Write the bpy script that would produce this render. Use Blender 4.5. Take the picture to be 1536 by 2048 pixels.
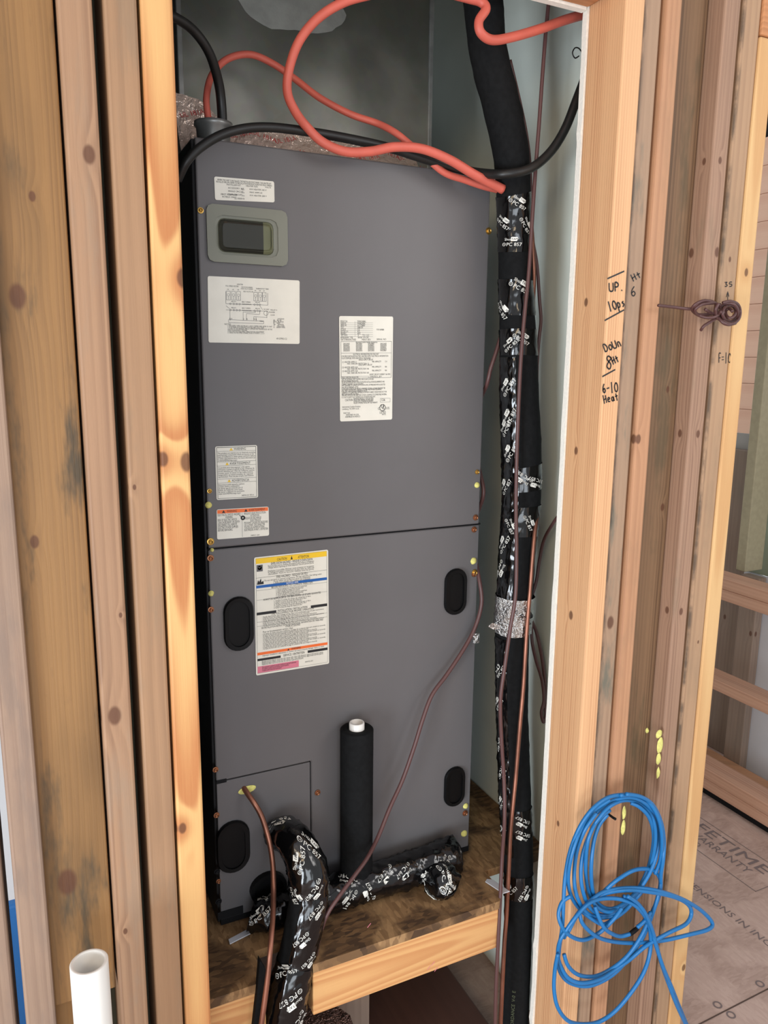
import bpy, bmesh, math, random
from mathutils import Vector, Matrix, noise
random.seed(7)
S = bpy.context.scene
for o in list(bpy.data.objects): bpy.data.objects.remove(o)
COL = S.collection

# ------------------------------------------------------------------ camera
FP = 1540.0
def _norm(v): return v.normalized()
_vd = _norm(Vector((686-768, 9050-1024, FP)))            # straight down, seen by the camera
_vx = _norm(Vector((4050-768, 758-1024, FP)))            # along the wall to the right
AZ = -_vd; AX = _norm(_vx - AZ*_vx.dot(AZ)); AY = AZ.cross(AX)
CAM = Vector((0, 0, 1.5))
def toworld(v): return Vector((AX.dot(v), AY.dot(v), AZ.dot(v)))
FWD = toworld(Vector((0, 0, 1)))
cd = bpy.data.cameras.new('camera'); cam = bpy.data.objects.new('camera', cd); COL.objects.link(cam)
r, u, b = toworld(Vector((1, 0, 0))), toworld(Vector((0, -1, 0))), -FWD
cam.matrix_world = Matrix(((r.x, u.x, b.x, CAM.x), (r.y, u.y, b.y, CAM.y), (r.z, u.z, b.z, CAM.z), (0, 0, 0, 1)))
cd.sensor_fit = 'HORIZONTAL'; cd.sensor_width = 36; cd.lens = 36*FP/1536; cd.clip_start = 0.02
S.camera = cam
def ray(px, py): return toworld(Vector(((px-768)/FP, (py-1024)/FP, 1)))
def PY(px, py, y): d = ray(px, py); return CAM + d*(y/d.y)
def PX(px, py, x): d = ray(px, py); return CAM + d*(x/d.x)
def PZ(px, py, z): d = ray(px, py); return CAM + d*((z-1.5)/d.z)
def depth(p): return (p-CAM).dot(FWD)

# ------------------------------------------------------------------ colour helpers
def lin(c):
    return tuple(((x/255)/12.92 if x/255 <= .04045 else ((x/255+.055)/1.055)**2.4) for x in c)+(1,)

# ------------------------------------------------------------------ world, lights, exposure
w = bpy.data.worlds.new('sky'); S.world = w; w.use_nodes = True
bg = w.node_tree.nodes['Background']; bg.inputs[0].default_value = lin((240, 242, 245)); bg.inputs[1].default_value = .8
def area(name, loc, target, sx, sy, power, col):
    l = bpy.data.lights.new(name, 'AREA'); l.shape = 'RECTANGLE'; l.size = sx; l.size_y = sy; l.energy = power; l.color = col
    o = bpy.data.objects.new(name, l); COL.objects.link(o); o.location = loc
    o.rotation_euler = (Vector(target)-Vector(loc)).to_track_quat('-Z', 'Y').to_euler(); return o
area('doorway_daylight', (-2.0, -.45, .55), (.6, 1.2, .95), .9, 1.1, 66, (.84, .92, 1))
area('cool_fill_behind', (-.5, -2.3, .7), (.7, 1.2, .8), 1.6, 1.2, 40, (.84, .92, 1))  # unseen cool light, added behind the camera to brighten the closet wall
area('window_daylight_far_room', (1.9, -.6, 2.1), (2.2, 2.0, .7), .8, .8, 14, (1, .97, .95))
area('warm_fill', (-1.3, -1.1, 2.3), (.4, 1.1, 1.7), .7, .7, 15, (1, .77, .50))  # unseen warm fill, added to warm the upper part; no lamp known there
S.view_settings.view_transform = 'Standard'; S.view_settings.look = 'None'
S.view_settings.gamma = 1; S.view_settings.use_curve_mapping = False
S.view_settings.exposure = 0.0

# ------------------------------------------------------------------ object helpers
def tag(o, label=None, cat=None, group=None, kind=None):
    if label: o['label'] = label
    if cat: o['category'] = cat
    if group: o['group'] = group
    if kind: o['kind'] = kind
    return o
def empty(name, loc, label=None, cat=None, kind=None, group=None):
    o = bpy.data.objects.new(name, None); COL.objects.link(o); o.location = loc; o.empty_display_size = .05
    return tag(o, label, cat, group, kind)
def wpos(p):
    v = Vector((0, 0, 0))
    while p: v += p.location; p = p.parent
    return v
def meshobj(name, verts, faces, mats, parent=None, origin=None, smooth=False, fm=None, label=None):
    """verts in world space; the object's origin is put at `origin`"""
    if origin is None: origin = Vector(verts[0])
    origin = Vector(origin)
    me = bpy.data.meshes.new(name); me.from_pydata([tuple(Vector(v)-origin) for v in verts], [], faces); me.update()
    for m in (mats if isinstance(mats, (list, tuple)) else [mats]): me.materials.append(m)
    if fm: me.polygons.foreach_set('material_index', fm)
    if smooth: me.polygons.foreach_set('use_smooth', [True]*len(me.polygons))
    o = bpy.data.objects.new(name, me); COL.objects.link(o)
    if parent: o.parent = parent; o.location = origin - wpos(parent)
    else: o.location = origin
    if label: o['label'] = label
    return o
def box(name, x0, x1, y0, y1, z0, z1, mat, parent=None, bevel=0, seg=2, label=None, bottom=True):
    bm = bmesh.new(); bmesh.ops.create_cube(bm, size=1)
    for v in bm.verts: v.co = Vector(((x0+x1)/2+v.co.x*(x1-x0), (y0+y1)/2+v.co.y*(y1-y0), (z0+z1)/2+v.co.z*(z1-z0)))
    if bevel: bmesh.ops.bevel(bm, geom=bm.edges[:], offset=bevel, segments=seg, affect='EDGES', profile=.5)
    bmesh.ops.recalc_face_normals(bm, faces=bm.faces)
    vs = [v.co.copy() for v in bm.verts]; bm.verts.index_update(); fs = [[v.index for v in f.verts] for f in bm.faces]; bm.free()
    return meshobj(name, vs, fs, mat, parent, ((x0+x1)/2, (y0+y1)/2, z0 if bottom else (z0+z1)/2), label=label)
def prism(name, poly, depthvec, mat, parent=None, smooth=False, label=None, bevel=0):
    """poly: world points (planar outline), extruded by depthvec"""
    bm = bmesh.new(); vs = [bm.verts.new(p) for p in poly]; f = bm.faces.new(vs)
    ext = bmesh.ops.extrude_face_region(bm, geom=[f]); ev = [e for e in ext['geom'] if isinstance(e, bmesh.types.BMVert)]
    for v in ev: v.co += Vector(depthvec)
    if bevel: bmesh.ops.bevel(bm, geom=bm.edges[:], offset=bevel, segments=2, affect='EDGES')
    bmesh.ops.recalc_face_normals(bm, faces=bm.faces)
    bm.verts.index_update(); V = [v.co.copy() for v in bm.verts]; F = [[v.index for v in q.verts] for q in bm.faces]; bm.free()
    return meshobj(name, V, F, mat, parent, sum((Vector(p) for p in poly), Vector())/len(poly), smooth=smooth, label=label)

# ------------------------------------------------------------------ material helpers
class NT:
    def __init__(s, name):
        s.m = bpy.data.materials.new(name); s.m.use_nodes = True; s.t = s.m.node_tree; s.b = s.t.nodes['Principled BSDF']
        s.tc = s.t.nodes.new('ShaderNodeTexCoord')
    def link(s, a, b): s.t.links.new(a, b)
    def put(s, sock, v):
        if isinstance(v, bpy.types.NodeSocket): s.link(v, sock)
        else: sock.default_value = v
    def math(s, op, a, b=None, c=None, clamp=False):
        n = s.t.nodes.new('ShaderNodeMath'); n.operation = op; n.use_clamp = clamp
        for i, v in enumerate((a, b, c)):
            if v is not None: s.put(n.inputs[i], v)
        return n.outputs[0]
    def map(s, vec, scale, loc=(0, 0, 0)):
        n = s.t.nodes.new('ShaderNodeMapping'); s.link(vec, n.inputs[0]); n.inputs['Scale'].default_value = scale; n.inputs['Location'].default_value = loc
        return n.outputs[0]
    def noise(s, vec, scale=1, detail=3, rough=.5, w=None):
        n = s.t.nodes.new('ShaderNodeTexNoise'); s.link(vec, n.inputs['Vector']); n.inputs['Scale'].default_value = scale
        n.inputs['Detail'].default_value = detail; n.inputs['Roughness'].default_value = rough
        return n.outputs[0]
    def smooth(s, v, a, b):
        n = s.t.nodes.new('ShaderNodeMapRange'); n.interpolation_type = 'SMOOTHSTEP'; s.put(n.inputs[0], v)
        n.inputs[1].default_value = a; n.inputs[2].default_value = b; return n.outputs[0]
    def mix(s, f, a, b, mode='MIX'):
        n = s.t.nodes.new('ShaderNodeMix'); n.data_type = 'RGBA'; n.blend_type = mode
        s.put(n.inputs[0], f); s.put(n.inputs[6], a); s.put(n.inputs[7], b); return n.outputs[2]
    def bump(s, h, strength=.3, dist=.002):
        n = s.t.nodes.new('ShaderNodeBump'); n.inputs['Strength'].default_value = strength; n.inputs['Distance'].default_value = dist
        s.link(h, n.inputs['Height']); s.link(n.outputs[0], s.b.inputs['Normal'])
    def sep(s, vec):
        n = s.t.nodes.new('ShaderNodeSeparateXYZ'); s.link(vec, n.inputs[0]); return n.outputs

def plain(name, col, rough=.5, metal=0, nz=0, nscale=20, coat=0, bump=0, bscale=60):
    k = NT(name); c = lin(col); k.b.inputs['Roughness'].default_value = rough; k.b.inputs['Metallic'].default_value = metal
    k.b.inputs['Coat Weight'].default_value = coat
    if nz:
        n = k.noise(k.tc.outputs['Object'], nscale, 4)
        d = tuple(x*(1-nz) for x in c[:3])+(1,); e = tuple(min(1, x*(1+nz)) for x in c[:3])+(1,)
        k.link(k.mix(k.smooth(n, .3, .7), d, e), k.b.inputs['Base Color'])
    else: k.b.inputs['Base Color'].default_value = c
    if bump: k.bump(k.noise(k.tc.outputs['Object'], bscale, 3), .6, bump)
    return k.m

def wood(name, base, dark, freq=260, cath=0, xc=0, zfreq=0, band=.6, knots=(), stain=0, staincol=(70, 68, 60), rough=.62, axis='z', seed=0, blotch=.25, edge=None, hy=.0445, amp=5.0):
    """board grain running along `axis` in object space. knots = (cross, along, radius)"""
    k = NT(name); X, Y, Z = k.sep(k.tc.outputs['Object'])
    if axis == 'x': X, Z = Z, X
    if axis == 'y': X, Z, Y = Z, Y, X
    cross = k.math('ADD', X, k.math('ADD', Y, hy))
    cb = k.t.nodes.new('ShaderNodeCombineXYZ'); k.put(cb.inputs[0], cross); k.put(cb.inputs[1], float(seed)); k.link(Z, cb.inputs[2]); P = cb.outputs[0]
    warp = k.noise(k.map(P, (14, 1, 1.8)), 1, 2)
    c = k.math('ADD', k.math('MULTIPLY', cross, freq), k.math('MULTIPLY', warp, amp))
    wv = k.noise(k.map(P, (70, 1, .5)), 1, 2); c = k.math('ADD', c, k.math('MULTIPLY', wv, 12.0*min(1, freq/900)))
    if cath:
        cb.name = 'cathedral'
        q = k.math('SUBTRACT', cross, xc); q = k.math('MULTIPLY', k.math('MULTIPLY', q, q), cath)
        c = k.math('ADD', k.math('MULTIPLY', warp, 7.0), k.math('ADD', q, k.math('MULTIPLY', Z, zfreq)))
    kc = None
    for (kx, kz, kr) in knots:
        dx = k.math('SUBTRACT', cross, kx); dz = k.math('MULTIPLY', k.math('SUBTRACT', Z, kz), .62)
        d = k.math('SQRT', k.math('ADD', k.math('MULTIPLY', dx, dx), k.math('MULTIPLY', dz, dz)))
        g = k.math('EXPONENT', k.math('MULTIPLY', k.math('MULTIPLY', d, d), -1/(kr*2.4)**2))
        c = k.math('ADD', c, k.math('MULTIPLY', g, 5.5))
        core = k.math('SUBTRACT', 1.0, k.smooth(d, kr*.55, kr*.95)); kc = core if kc is None else k.math('MAXIMUM', kc, core)
    s = k.math('FRACT', k.math('MULTIPLY', c, .16)); s = k.math('MULTIPLY', k.smooth(s, 0, .75), k.math('SUBTRACT', 1.0, k.smooth(s, .8, 1.0)))
    fine = k.noise(k.map(P, (700, 1, 9)), 1, 3, .6)
    bl = k.noise(k.map(P, (9, 1, 2.2)), 1, 3)
    f = k.math('MULTIPLY', k.math('MULTIPLY', s, band), 1.0 if cath else k.math('ADD', .25, k.smooth(k.noise(k.map(P, (45, 1, 1.2), (5, 0, 2)), 1, 2), .35, .65)))
    f = k.math('ADD', f, k.math('MULTIPLY', k.math('SUBTRACT', fine, .5), .45), clamp=True)
    col = k.mix(f, lin(base), lin(dark))
    dk = tuple(x*.55 for x in lin(base)[:3])+(1,)
    col = k.mix(k.math('MULTIPLY', k.smooth(bl, .45, .75), blotch), col, dk)
    if stain:
        st = k.noise(k.map(P, (16, 1, 3.5), (3.3, 0, 1.7)), 1, 5, .65)
        col = k.mix(k.math('MULTIPLY', k.smooth(st, .5, .66), stain), col, lin(staincol))
    if edge:      # dark mould along one edge: (cross position, width, strength)
        e = k.math('SUBTRACT', 1.0, k.smooth(k.math('ABSOLUTE', k.math('SUBTRACT', cross, edge[0])), 0, edge[1]))
        en = k.noise(k.map(P, (60, 1, 14)), 1, 4, .6)
        col = k.mix(k.math('MULTIPLY', k.math('MULTIPLY', e, k.smooth(en, .38, .6)), edge[2]), col, lin((40, 38, 34)))
    if kc is not None: col = k.mix(k.math('MULTIPLY', kc, .8), col, lin((84, 46, 26)))
    k.link(col, k.b.inputs['Base Color']); k.b.inputs['Roughness'].default_value = rough
    k.bump(k.math('ADD', k.math('MULTIPLY', s, .5), fine), .25, .0008)
    return k.m

M = {}
M['black_ink'] = plain('black_ink', (28, 28, 30), .5)
M['grey_ink'] = plain('grey_ink', (92, 92, 95), .6)
M['red_ink'] = plain('red_ink', (176, 44, 46), .5)
M['blue_ink'] = plain('blue_ink', (22, 92, 168), .4)
M['yellow_ink'] = plain('yellow_ink', (238, 196, 40), .4)
M['orange_ink'] = plain('orange_ink', (238, 112, 50), .4)
M['pink_ink'] = plain('pink_ink', (214, 122, 142), .4)
M['white_ink'] = plain('white_ink', (236, 236, 228), .45)
M['label'] = plain('label_vinyl', (226, 224, 212), .35, nz=.03, nscale=30)
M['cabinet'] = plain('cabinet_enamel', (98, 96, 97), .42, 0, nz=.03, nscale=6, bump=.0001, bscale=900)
M['cabinet_shaded'] = plain('cabinet_enamel_shaded', (36, 36, 38), .5)  # enamel darkened: shade of the side in its colour, plus the black edge line
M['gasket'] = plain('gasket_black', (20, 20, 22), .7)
M['black_plastic'] = plain('black_plastic', (8, 8, 9), .45, bump=.0002, bscale=200)
M['rubber'] = plain('foam_rubber', (21, 22, 23), .85, nz=.18, nscale=120, bump=.0006, bscale=420)
M['tape'] = None
M['bezel'] = plain('bezel_plastic', (122, 124, 112), .5)
M['brass'] = plain('zinc_screw', (196, 158, 84), .3, .9, nz=.2, nscale=200)
M['copper_screw'] = plain('copper_screw', (158, 108, 78), .4, .9)
M['foam_yellow'] = plain('yellow_foam', (214, 208, 120), .8, nz=.12, nscale=150, bump=.002, bscale=120)
M['copper'] = plain('copper_tube', (150, 102, 84), .42, .8, nz=.25, nscale=18)
M['brown_cable'] = plain('brown_cable_jacket', (88, 58, 56), .42)
M['orange_cable'] = plain('orange_cable_jacket', (204, 98, 82), .5, nz=.06, nscale=30)
M['black_cable'] = plain('black_cable_jacket', (26, 26, 25), .42, nz=.2, nscale=40)
M['blue_cable'] = plain('blue_cable_jacket', (30, 114, 176), .36)
M['pvc'] = plain('white_pvc', (238, 236, 230), .28)
M['drywall'] = plain('green_drywall', (232, 240, 230), .8, nz=.04, nscale=5)
M['gypsum'] = plain('gypsum_core', (250, 247, 236), .9, nz=.03, nscale=200, bump=.0012, bscale=250)
M['white_wall'] = plain('primed_drywall', (206, 208, 214), .8, nz=.03, nscale=6)
M['galv_dark'] = plain('galvanised_fitting', (150, 152, 150), .38, .6, nz=.2, nscale=30)

def glossy_tape():
    k = NT('black_shiny_tape'); k.b.inputs['Base Color'].default_value = lin((10, 10, 11)); k.b.inputs['Roughness'].default_value = .11
    k.b.inputs['Coat Weight'].default_value = .15; k.b.inputs['Coat Roughness'].default_value = .06
    n1 = k.noise(k.tc.outputs['Object'], 20, 1.5, .5); v = k.noise(k.map(k.tc.outputs['Object'], (90, 90, 30)), 1, 1, .5)
    k.bump(k.math('ADD', k.math('ABSOLUTE', k.math('SUBTRACT', n1, .5)), k.math('MULTIPLY', v, .12)), 1.0, .007); return k.m
M['tape'] = glossy_tape()
for _m, _v in (('rubber', .15), ('black_plastic', .2), ('gasket', .2)): M[_m].node_tree.nodes['Principled BSDF'].inputs['Specular IOR Level'].default_value = _v
def foil(name, col=(206, 206, 204), sc=34, met=1):
    k = NT(name); k.b.inputs['Metallic'].default_value = met; k.b.inputs['Base Color'].default_value = lin(col); k.b.inputs['Roughness'].default_value = .2
    n1 = k.noise(k.tc.outputs['Object'], sc, 5, .65); k.bump(k.math('ABSOLUTE', k.math('SUBTRACT', n1, .5)), 1.0, .02); return k.m
M['foil'] = foil('silver_foil_tape')
M['foil_warm'] = foil('aluminium_foil_tape', (226, 204, 190), 16, .4)
def galvanised():
    k = NT('galvanised_duct'); k.b.inputs['Metallic'].default_value = .75
    n = k.noise(k.tc.outputs['Object'], 5, 4); sp = k.t.nodes.new('ShaderNodeTexVoronoi'); k.link(k.tc.outputs['Object'], sp.inputs['Vector']); sp.inputs['Scale'].default_value = 70
    c = k.mix(k.smooth(n, .35, .7), lin((118, 120, 112)), lin((150, 150, 142)))
    c = k.mix(.015, c, sp.outputs['Color']); k.link(c, k.b.inputs['Base Color'])
    k.link(k.math('ADD', k.math('MULTIPLY', n, .35), .25), k.b.inputs['Roughness']); k.bump(n, .15, .01); return k.m
M['galv'] = galvanised()
def osb(name, base, dark, light, rough=.8):
    k = NT(name); o = k.tc.outputs['Object']
    v = k.t.nodes.new('ShaderNodeTexVoronoi'); v.inputs['Scale'].default_value = 1; v.inputs['Randomness'].default_value = 1
    ww = k.noise(o, 9, 2); mp = k.t.nodes.new('ShaderNodeMapping'); k.link(o, mp.inputs[0]); mp.inputs['Scale'].default_value = (50, 170, 60)
    k.put(mp.inputs['Rotation'], (0, 0, .5)); k.link(mp.outputs[0], v.inputs['Vector'])
    mp2 = k.t.nodes.new('ShaderNodeMapping'); k.link(o, mp2.inputs[0]); mp2.inputs['Scale'].default_value = (160, 46, 60); mp2.inputs['Rotation'].default_value = (0, 0, .3)
    v2 = k.t.nodes.new('ShaderNodeTexVoronoi'); v2.inputs['Scale'].default_value = 1; k.link(mp2.outputs[0], v2.inputs['Vector'])
    s1 = k.sep(v.outputs['Color'])[0]; s2 = k.sep(v2.outputs['Color'])[1]
    f = k.mix(k.smooth(ww, .45, .55), k.mix(s1, lin(dark), lin(base)), k.mix(s2, lin(base), lin(light)))
    dirt = k.noise(o, 14, 5, .7); f = k.mix(k.math('MULTIPLY', k.smooth(dirt, .5, .7), .5), f, lin(dark))
    k.link(f, k.b.inputs['Base Color']); k.b.inputs['Roughness'].default_value = rough; k.bump(k.math('ADD', s1, s2), .35, .0015); return k.m
M['osb'] = osb('osb_deck', (128, 96, 62), (70, 50, 32), (170, 134, 92))
M['subfloor'] = osb('subfloor_panel', (184, 158, 146), (168, 142, 130), (194, 168, 156))

# woods
WD = {
 'yellow': wood('yellow_pine', (218, 172, 112), (180, 112, 64), cath=6200, xc=-.001, zfreq=-15, band=.85, knots=((.014, 1.37-.04, .011), (-.016, 1.335, .008), (.018, 1.565, .010), (-.012, .80, .007)), blotch=.08, seed=3),
 'left_a': wood('weathered_pine_a', (164, 128, 98), (122, 90, 68), freq=500, band=.4, knots=((.006, 1.70, .009), (-.003, .99, .011), (.012, 1.13, .003), (-.006, .66, .004)), stain=.5, staincol=(146, 126, 106), seed=11, blotch=.3),
 'left_b': wood('weathered_pine_b', (162, 126, 94), (122, 92, 68), freq=420, band=.28, knots=((-.012, 1.3, .003),), stain=.5, staincol=(134, 114, 92), seed=21, blotch=.35),
 'left_c': wood('weathered_pine_c', (152, 126, 106), (116, 90, 76), freq=500, band=.35, knots=((-.004, .52, .006),), stain=.6, staincol=(124, 106, 94), seed=31, blotch=.3),
 'brown': wood('stained_brown_board', (146, 108, 64), (96, 66, 40), freq=900, band=.28, knots=((-.018, .975, .012), (.006, 1.09, .005), (-.02, .675, .007), (-.012, .19, .016)), stain=1, staincol=(74, 62, 44), seed=41, blotch=1, hy=.019, amp=16),
 'jamb': wood('bright_pine_jamb', (224, 176, 130), (184, 126, 86), freq=1150, band=.5, knots=((.035, 1.568, .006), (.039, 1.312, .006), (.073, 1.011, .006), (.027, 1.009, .007), (.029, .584, .005)), blotch=.08, seed=5),
 'grey': wood('mouldy_grey_stud', (168, 138, 112), (128, 100, 80), freq=500, band=.35, knots=((.002, 1.0, .010),), stain=1, staincol=(112, 108, 94), seed=51, blotch=.45, edge=(-.019, .016, .95)),
 'tan': wood('tan_stud', (190, 142, 106), (150, 104, 76), freq=600, band=.35, knots=((-.010, 1.335, .007),), stain=.3, staincol=(140, 112, 86), seed=61, blotch=.25),
 'flat': wood('brown_flat_backer', (132, 102, 74), (88, 64, 44), freq=800, band=.6, knots=((.02, 1.42, .005), (.03, 1.2, .006)), stain=.7, staincol=(88, 76, 54), seed=71, blotch=.5, hy=.019),
 'pinkish': wood('pinkish_brown_stud', (164, 130, 106), (124, 92, 74), freq=800, band=.5, knots=((-.0, 1.81, .005), (.012, 1.66, .007), (.004, 1.34, .006), (0, 1.0, .006)), stain=.5, staincol=(132, 112, 90), seed=81, blotch=.3),
 'tan2': wood('tan_stud_mould_edge', (176, 142, 110), (140, 106, 82), freq=500, band=.28, knots=((.0, 1.65, .004), (.008, .93, .003)), stain=.35, staincol=(140, 118, 94), seed=91, blotch=.25, edge=(-.021, .010, .95)),
 'light': wood('light_pine_stud', (218, 178, 124), (190, 136, 84), cath=5200, xc=.004, zfreq=-10, band=.5, knots=((.0, 1.63, .006), (.01, .18, .007)), blotch=.12, seed=13),
 'far': wood('far_room_lumber', (204, 160, 134), (166, 118, 94), freq=500, band=.45, axis='y', stain=.2, staincol=(170, 144, 130), seed=17, blotch=.2),
 'fargrey': wood('far_room_stud', (146, 128, 114), (116, 98, 86), freq=400, band=.3, stain=.3, staincol=(116, 110, 100), seed=27, blotch=.3, knots=((0, .55, .008),)),
 'joist': wood('platform_joist', (220, 170, 112), (190, 124, 74), cath=9000, xc=.045, zfreq=16, band=.6, axis='x', blotch=.12, seed=23, hy=.019),
 'header': wood('header_lumber', (196, 136, 90), (160, 104, 62), freq=600, band=.4, axis='x', seed=37),
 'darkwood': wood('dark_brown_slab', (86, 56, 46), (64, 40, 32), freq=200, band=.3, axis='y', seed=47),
}

# ------------------------------------------------------------------ lettering
_tc = {}
def glyphs(s, bold=False):
    key = (s, bold)
    if key in _tc: return _tc[key]
    cu = bpy.data.curves.new('t', 'FONT'); cu.body = s; cu.resolution_u = 2; cu.size = 1; cu.offset = 0
    ob = bpy.data.objects.new('t', cu); me = ob.to_mesh()
    V = [(v.co.x, v.co.y) for v in me.vertices]; F = [list(p.vertices) for p in me.polygons]
    ob.to_mesh_clear(); bpy.data.objects.remove(ob); bpy.data.curves.remove(cu)
    if V:
        x0 = min(v[0] for v in V); x1 = max(v[0] for v in V)
        V = [((x-x0)/max(1e-6, x1-x0), y/.70) for x, y in V]; asp = (x1-x0)/.70
    else: asp = 1
    _tc[key] = (V, F, asp); return _tc[key]

class Print:
    """flat print on a surface given by fn(u, v, lift) -> world point; u right, v down, metres"""
    def __init__(s, fn, lift=.0004): s.fn = fn; s.V = []; s.F = []; s.fm = []; s.mats = []; s.lift = lift
    def mi(s, m):
        if m not in s.mats: s.mats.append(m)
        return s.mats.index(m)
    def poly(s, pts, m, lift=0):
        b = len(s.V); s.V += [s.fn(x, y, s.lift+lift) for x, y in pts]; s.F.append(list(range(b, b+len(pts)))); s.fm.append(s.mi(m))
    def rect(s, x0, y0, x1, y1, m, lift=0): s.poly([(x0, y1), (x1, y1), (x1, y0), (x0, y0)], m, lift)
    def line(s, x0, y0, x1, y1, wd, m, lift=0):
        d = Vector((x1-x0, y1-y0)); n = Vector((-d.y, d.x)).normalized()*wd/2
        s.poly([(x0-n.x, y0-n.y), (x0+n.x, y0+n.y), (x1+n.x, y1+n.y), (x1-n.x, y1-n.y)], m, lift)
    def frame(s, x0, y0, x1, y1, wd, m):
        s.rect(x0, y0, x1, y0+wd, m); s.rect(x0, y1-wd, x1, y1, m); s.rect(x0, y0, x0+wd, y1, m); s.rect(x1-wd, y0, x1, y1, m)
    def ring(s, cx, cy, r, wd, m, n=20):
        for i in range(n):
            a, c = 2*math.pi*i/n, 2*math.pi*(i+1)/n
            s.poly([(cx+r*math.cos(a), cy+r*math.sin(a)), (cx+r*math.cos(c), cy+r*math.sin(c)), (cx+(r-wd)*math.cos(c), cy+(r-wd)*math.sin(c)), (cx+(r-wd)*math.cos(a), cy+(r-wd)*math.sin(a))], m)
    def text(s, t, x, y, h, m, width=None, bold=False, align='l', rot=0, lift=0):
        """baseline start at (x, y), cap height h"""
        V, F, asp = glyphs(t, bold); wd = width if width else asp*h
        if align == 'c': ox = -wd/2
        elif align == 'r': ox = -wd
        else: ox = 0
        c, sn = math.cos(rot), math.sin(rot); b = len(s.V)
        for (gx, gy) in V:
            lx, ly = ox+gx*wd, -gy*h
            s.V.append(s.fn(x+lx*c-ly*sn, y+lx*sn+ly*c, s.lift+lift))
        k = s.mi(m)
        for f in F: s.F.append([b+i for i in f]); s.fm.append(k)
    def build(s, name, parent, label=None):
        return meshobj(name, s.V, s.F, s.mats, parent, fm=s.fm, label=label)

# ------------------------------------------------------------------ tubes
def catmull(pts, n):
    out = []; m = len(pts)
    for i in range(m-1):
        p0 = pts[max(0, i-1)]; p1 = pts[i]; p2 = pts[i+1]; p3 = pts[min(m-1, i+2)]
        for j in range(n):
            t = j/n; out.append([.5*((2*b)+(-a+c)*t+(2*a-5*b+4*c-d)*t*t+(-a+3*b-3*c+d)*t**3) for a, b, c, d in zip(p0, p1, p2, p3)])
    out.append(list(pts[-1])); return out
class Tube:
    def __init__(s, pts, sub=8):
        """pts: (Vector, radius)"""
        raw = catmull([tuple(p)+(r,) for p, r in pts], sub)
        s.P = [Vector(q[:3]) for q in raw]; s.R = [q[3] for q in raw]; n = len(s.P); s.L = [0]
        for i in range(1, n): s.L.append(s.L[-1]+(s.P[i]-s.P[i-1]).length)
        s.T = [(s.P[min(n-1, i+1)]-s.P[max(0, i-1)]).normalized() for i in range(n)]; s.N = []; s.B = []
        for i in range(n):
            c = CAM-s.P[i]; nn = (c-s.T[i]*c.dot(s.T[i])).normalized(); s.N.append(nn); s.B.append(s.T[i].cross(nn))
    def at(s, L):
        L = max(0, min(s.L[-1]-1e-6, L)); i = 0
        lo, hi = 0, len(s.L)-1
        while hi-lo > 1:
            md = (lo+hi)//2
            if s.L[md] <= L: lo = md
            else: hi = md
        t = (L-s.L[lo])/max(1e-9, s.L[hi]-s.L[lo]); f = lambda A: A[lo]*(1-t)+A[hi]*t
        return f(s.P), f(s.R), f(s.T).normalized(), f(s.N).normalized(), f(s.B).normalized()
    def surf(s, L, a, off=0):
        p, r, t, n, b = s.at(L); return p+(n*math.cos(a)+b*math.sin(a))*(r+off)
    def nearL(s, q):
        return min(range(len(s.P)), key=lambda i: (s.P[i]-q).length_squared)
    def skin(s, L, a, off=0, wob=0, wfreq=40, seed=0):
        q = s.surf(L, a, off)
        if wob:
            p = s.at(L)[0]; d = (q-p).normalized(); nv = noise.noise(q*wfreq+Vector((seed*7.1, 0, 0)))+.5*noise.noise(q*wfreq*2.6)
            q = q+d*wob*(abs(nv)*1.6)
        return q
    def mesh(s, name, mat, parent=None, k=14, L0=None, L1=None, off=0, wob=0, wfreq=40, steps=None, caps=True, a0=None, a1=None, label=None, seed=0, wrap_tilt=0):
        full = L0 is None
        if full: Ls = s.L
        else: steps = steps or max(4, int((L1-L0)/.006)); Ls = [L0+(L1-L0)*i/steps for i in range(steps+1)]
        closed = a0 is None; V = []; F = []
        K = k if closed else k+1
        for L in Ls:
            for j in range(K):
                a = 2*math.pi*j/k if closed else a0+(a1-a0)*j/k
                LL = L + (wrap_tilt*math.sin(a+seed) if wrap_tilt else 0)
                V.append(s.skin(LL, a, off, wob, wfreq, seed))
        n = len(Ls)
        for i in range(n-1):
            for j in range(k):
                j2 = (j+1) % K if closed else j+1
                F.append([i*K+j, i*K+j2, (i+1)*K+j2, (i+1)*K+j])
        if closed and caps: F.append(list(range(K))[::-1]); F.append([(n-1)*K+j for j in range(K)])
        o = meshobj(name, V, F, mat, parent, smooth=True, label=label)
        return o
def pxtube(rows, sub=8, wpx=None):
    """rows: (px, py, plane y, width in px or None)"""
    pts = []
    for rr in rows:
        if isinstance(rr, Vector): pts.append((rr, wpx/2*depth(rr)/FP)); continue
        p = PY(rr[0], rr[1], rr[2]); wd = rr[3] if len(rr) > 3 else wpx
        pts.append((p, wd/2*depth(p)/FP))
    return Tube(pts, sub)
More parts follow.
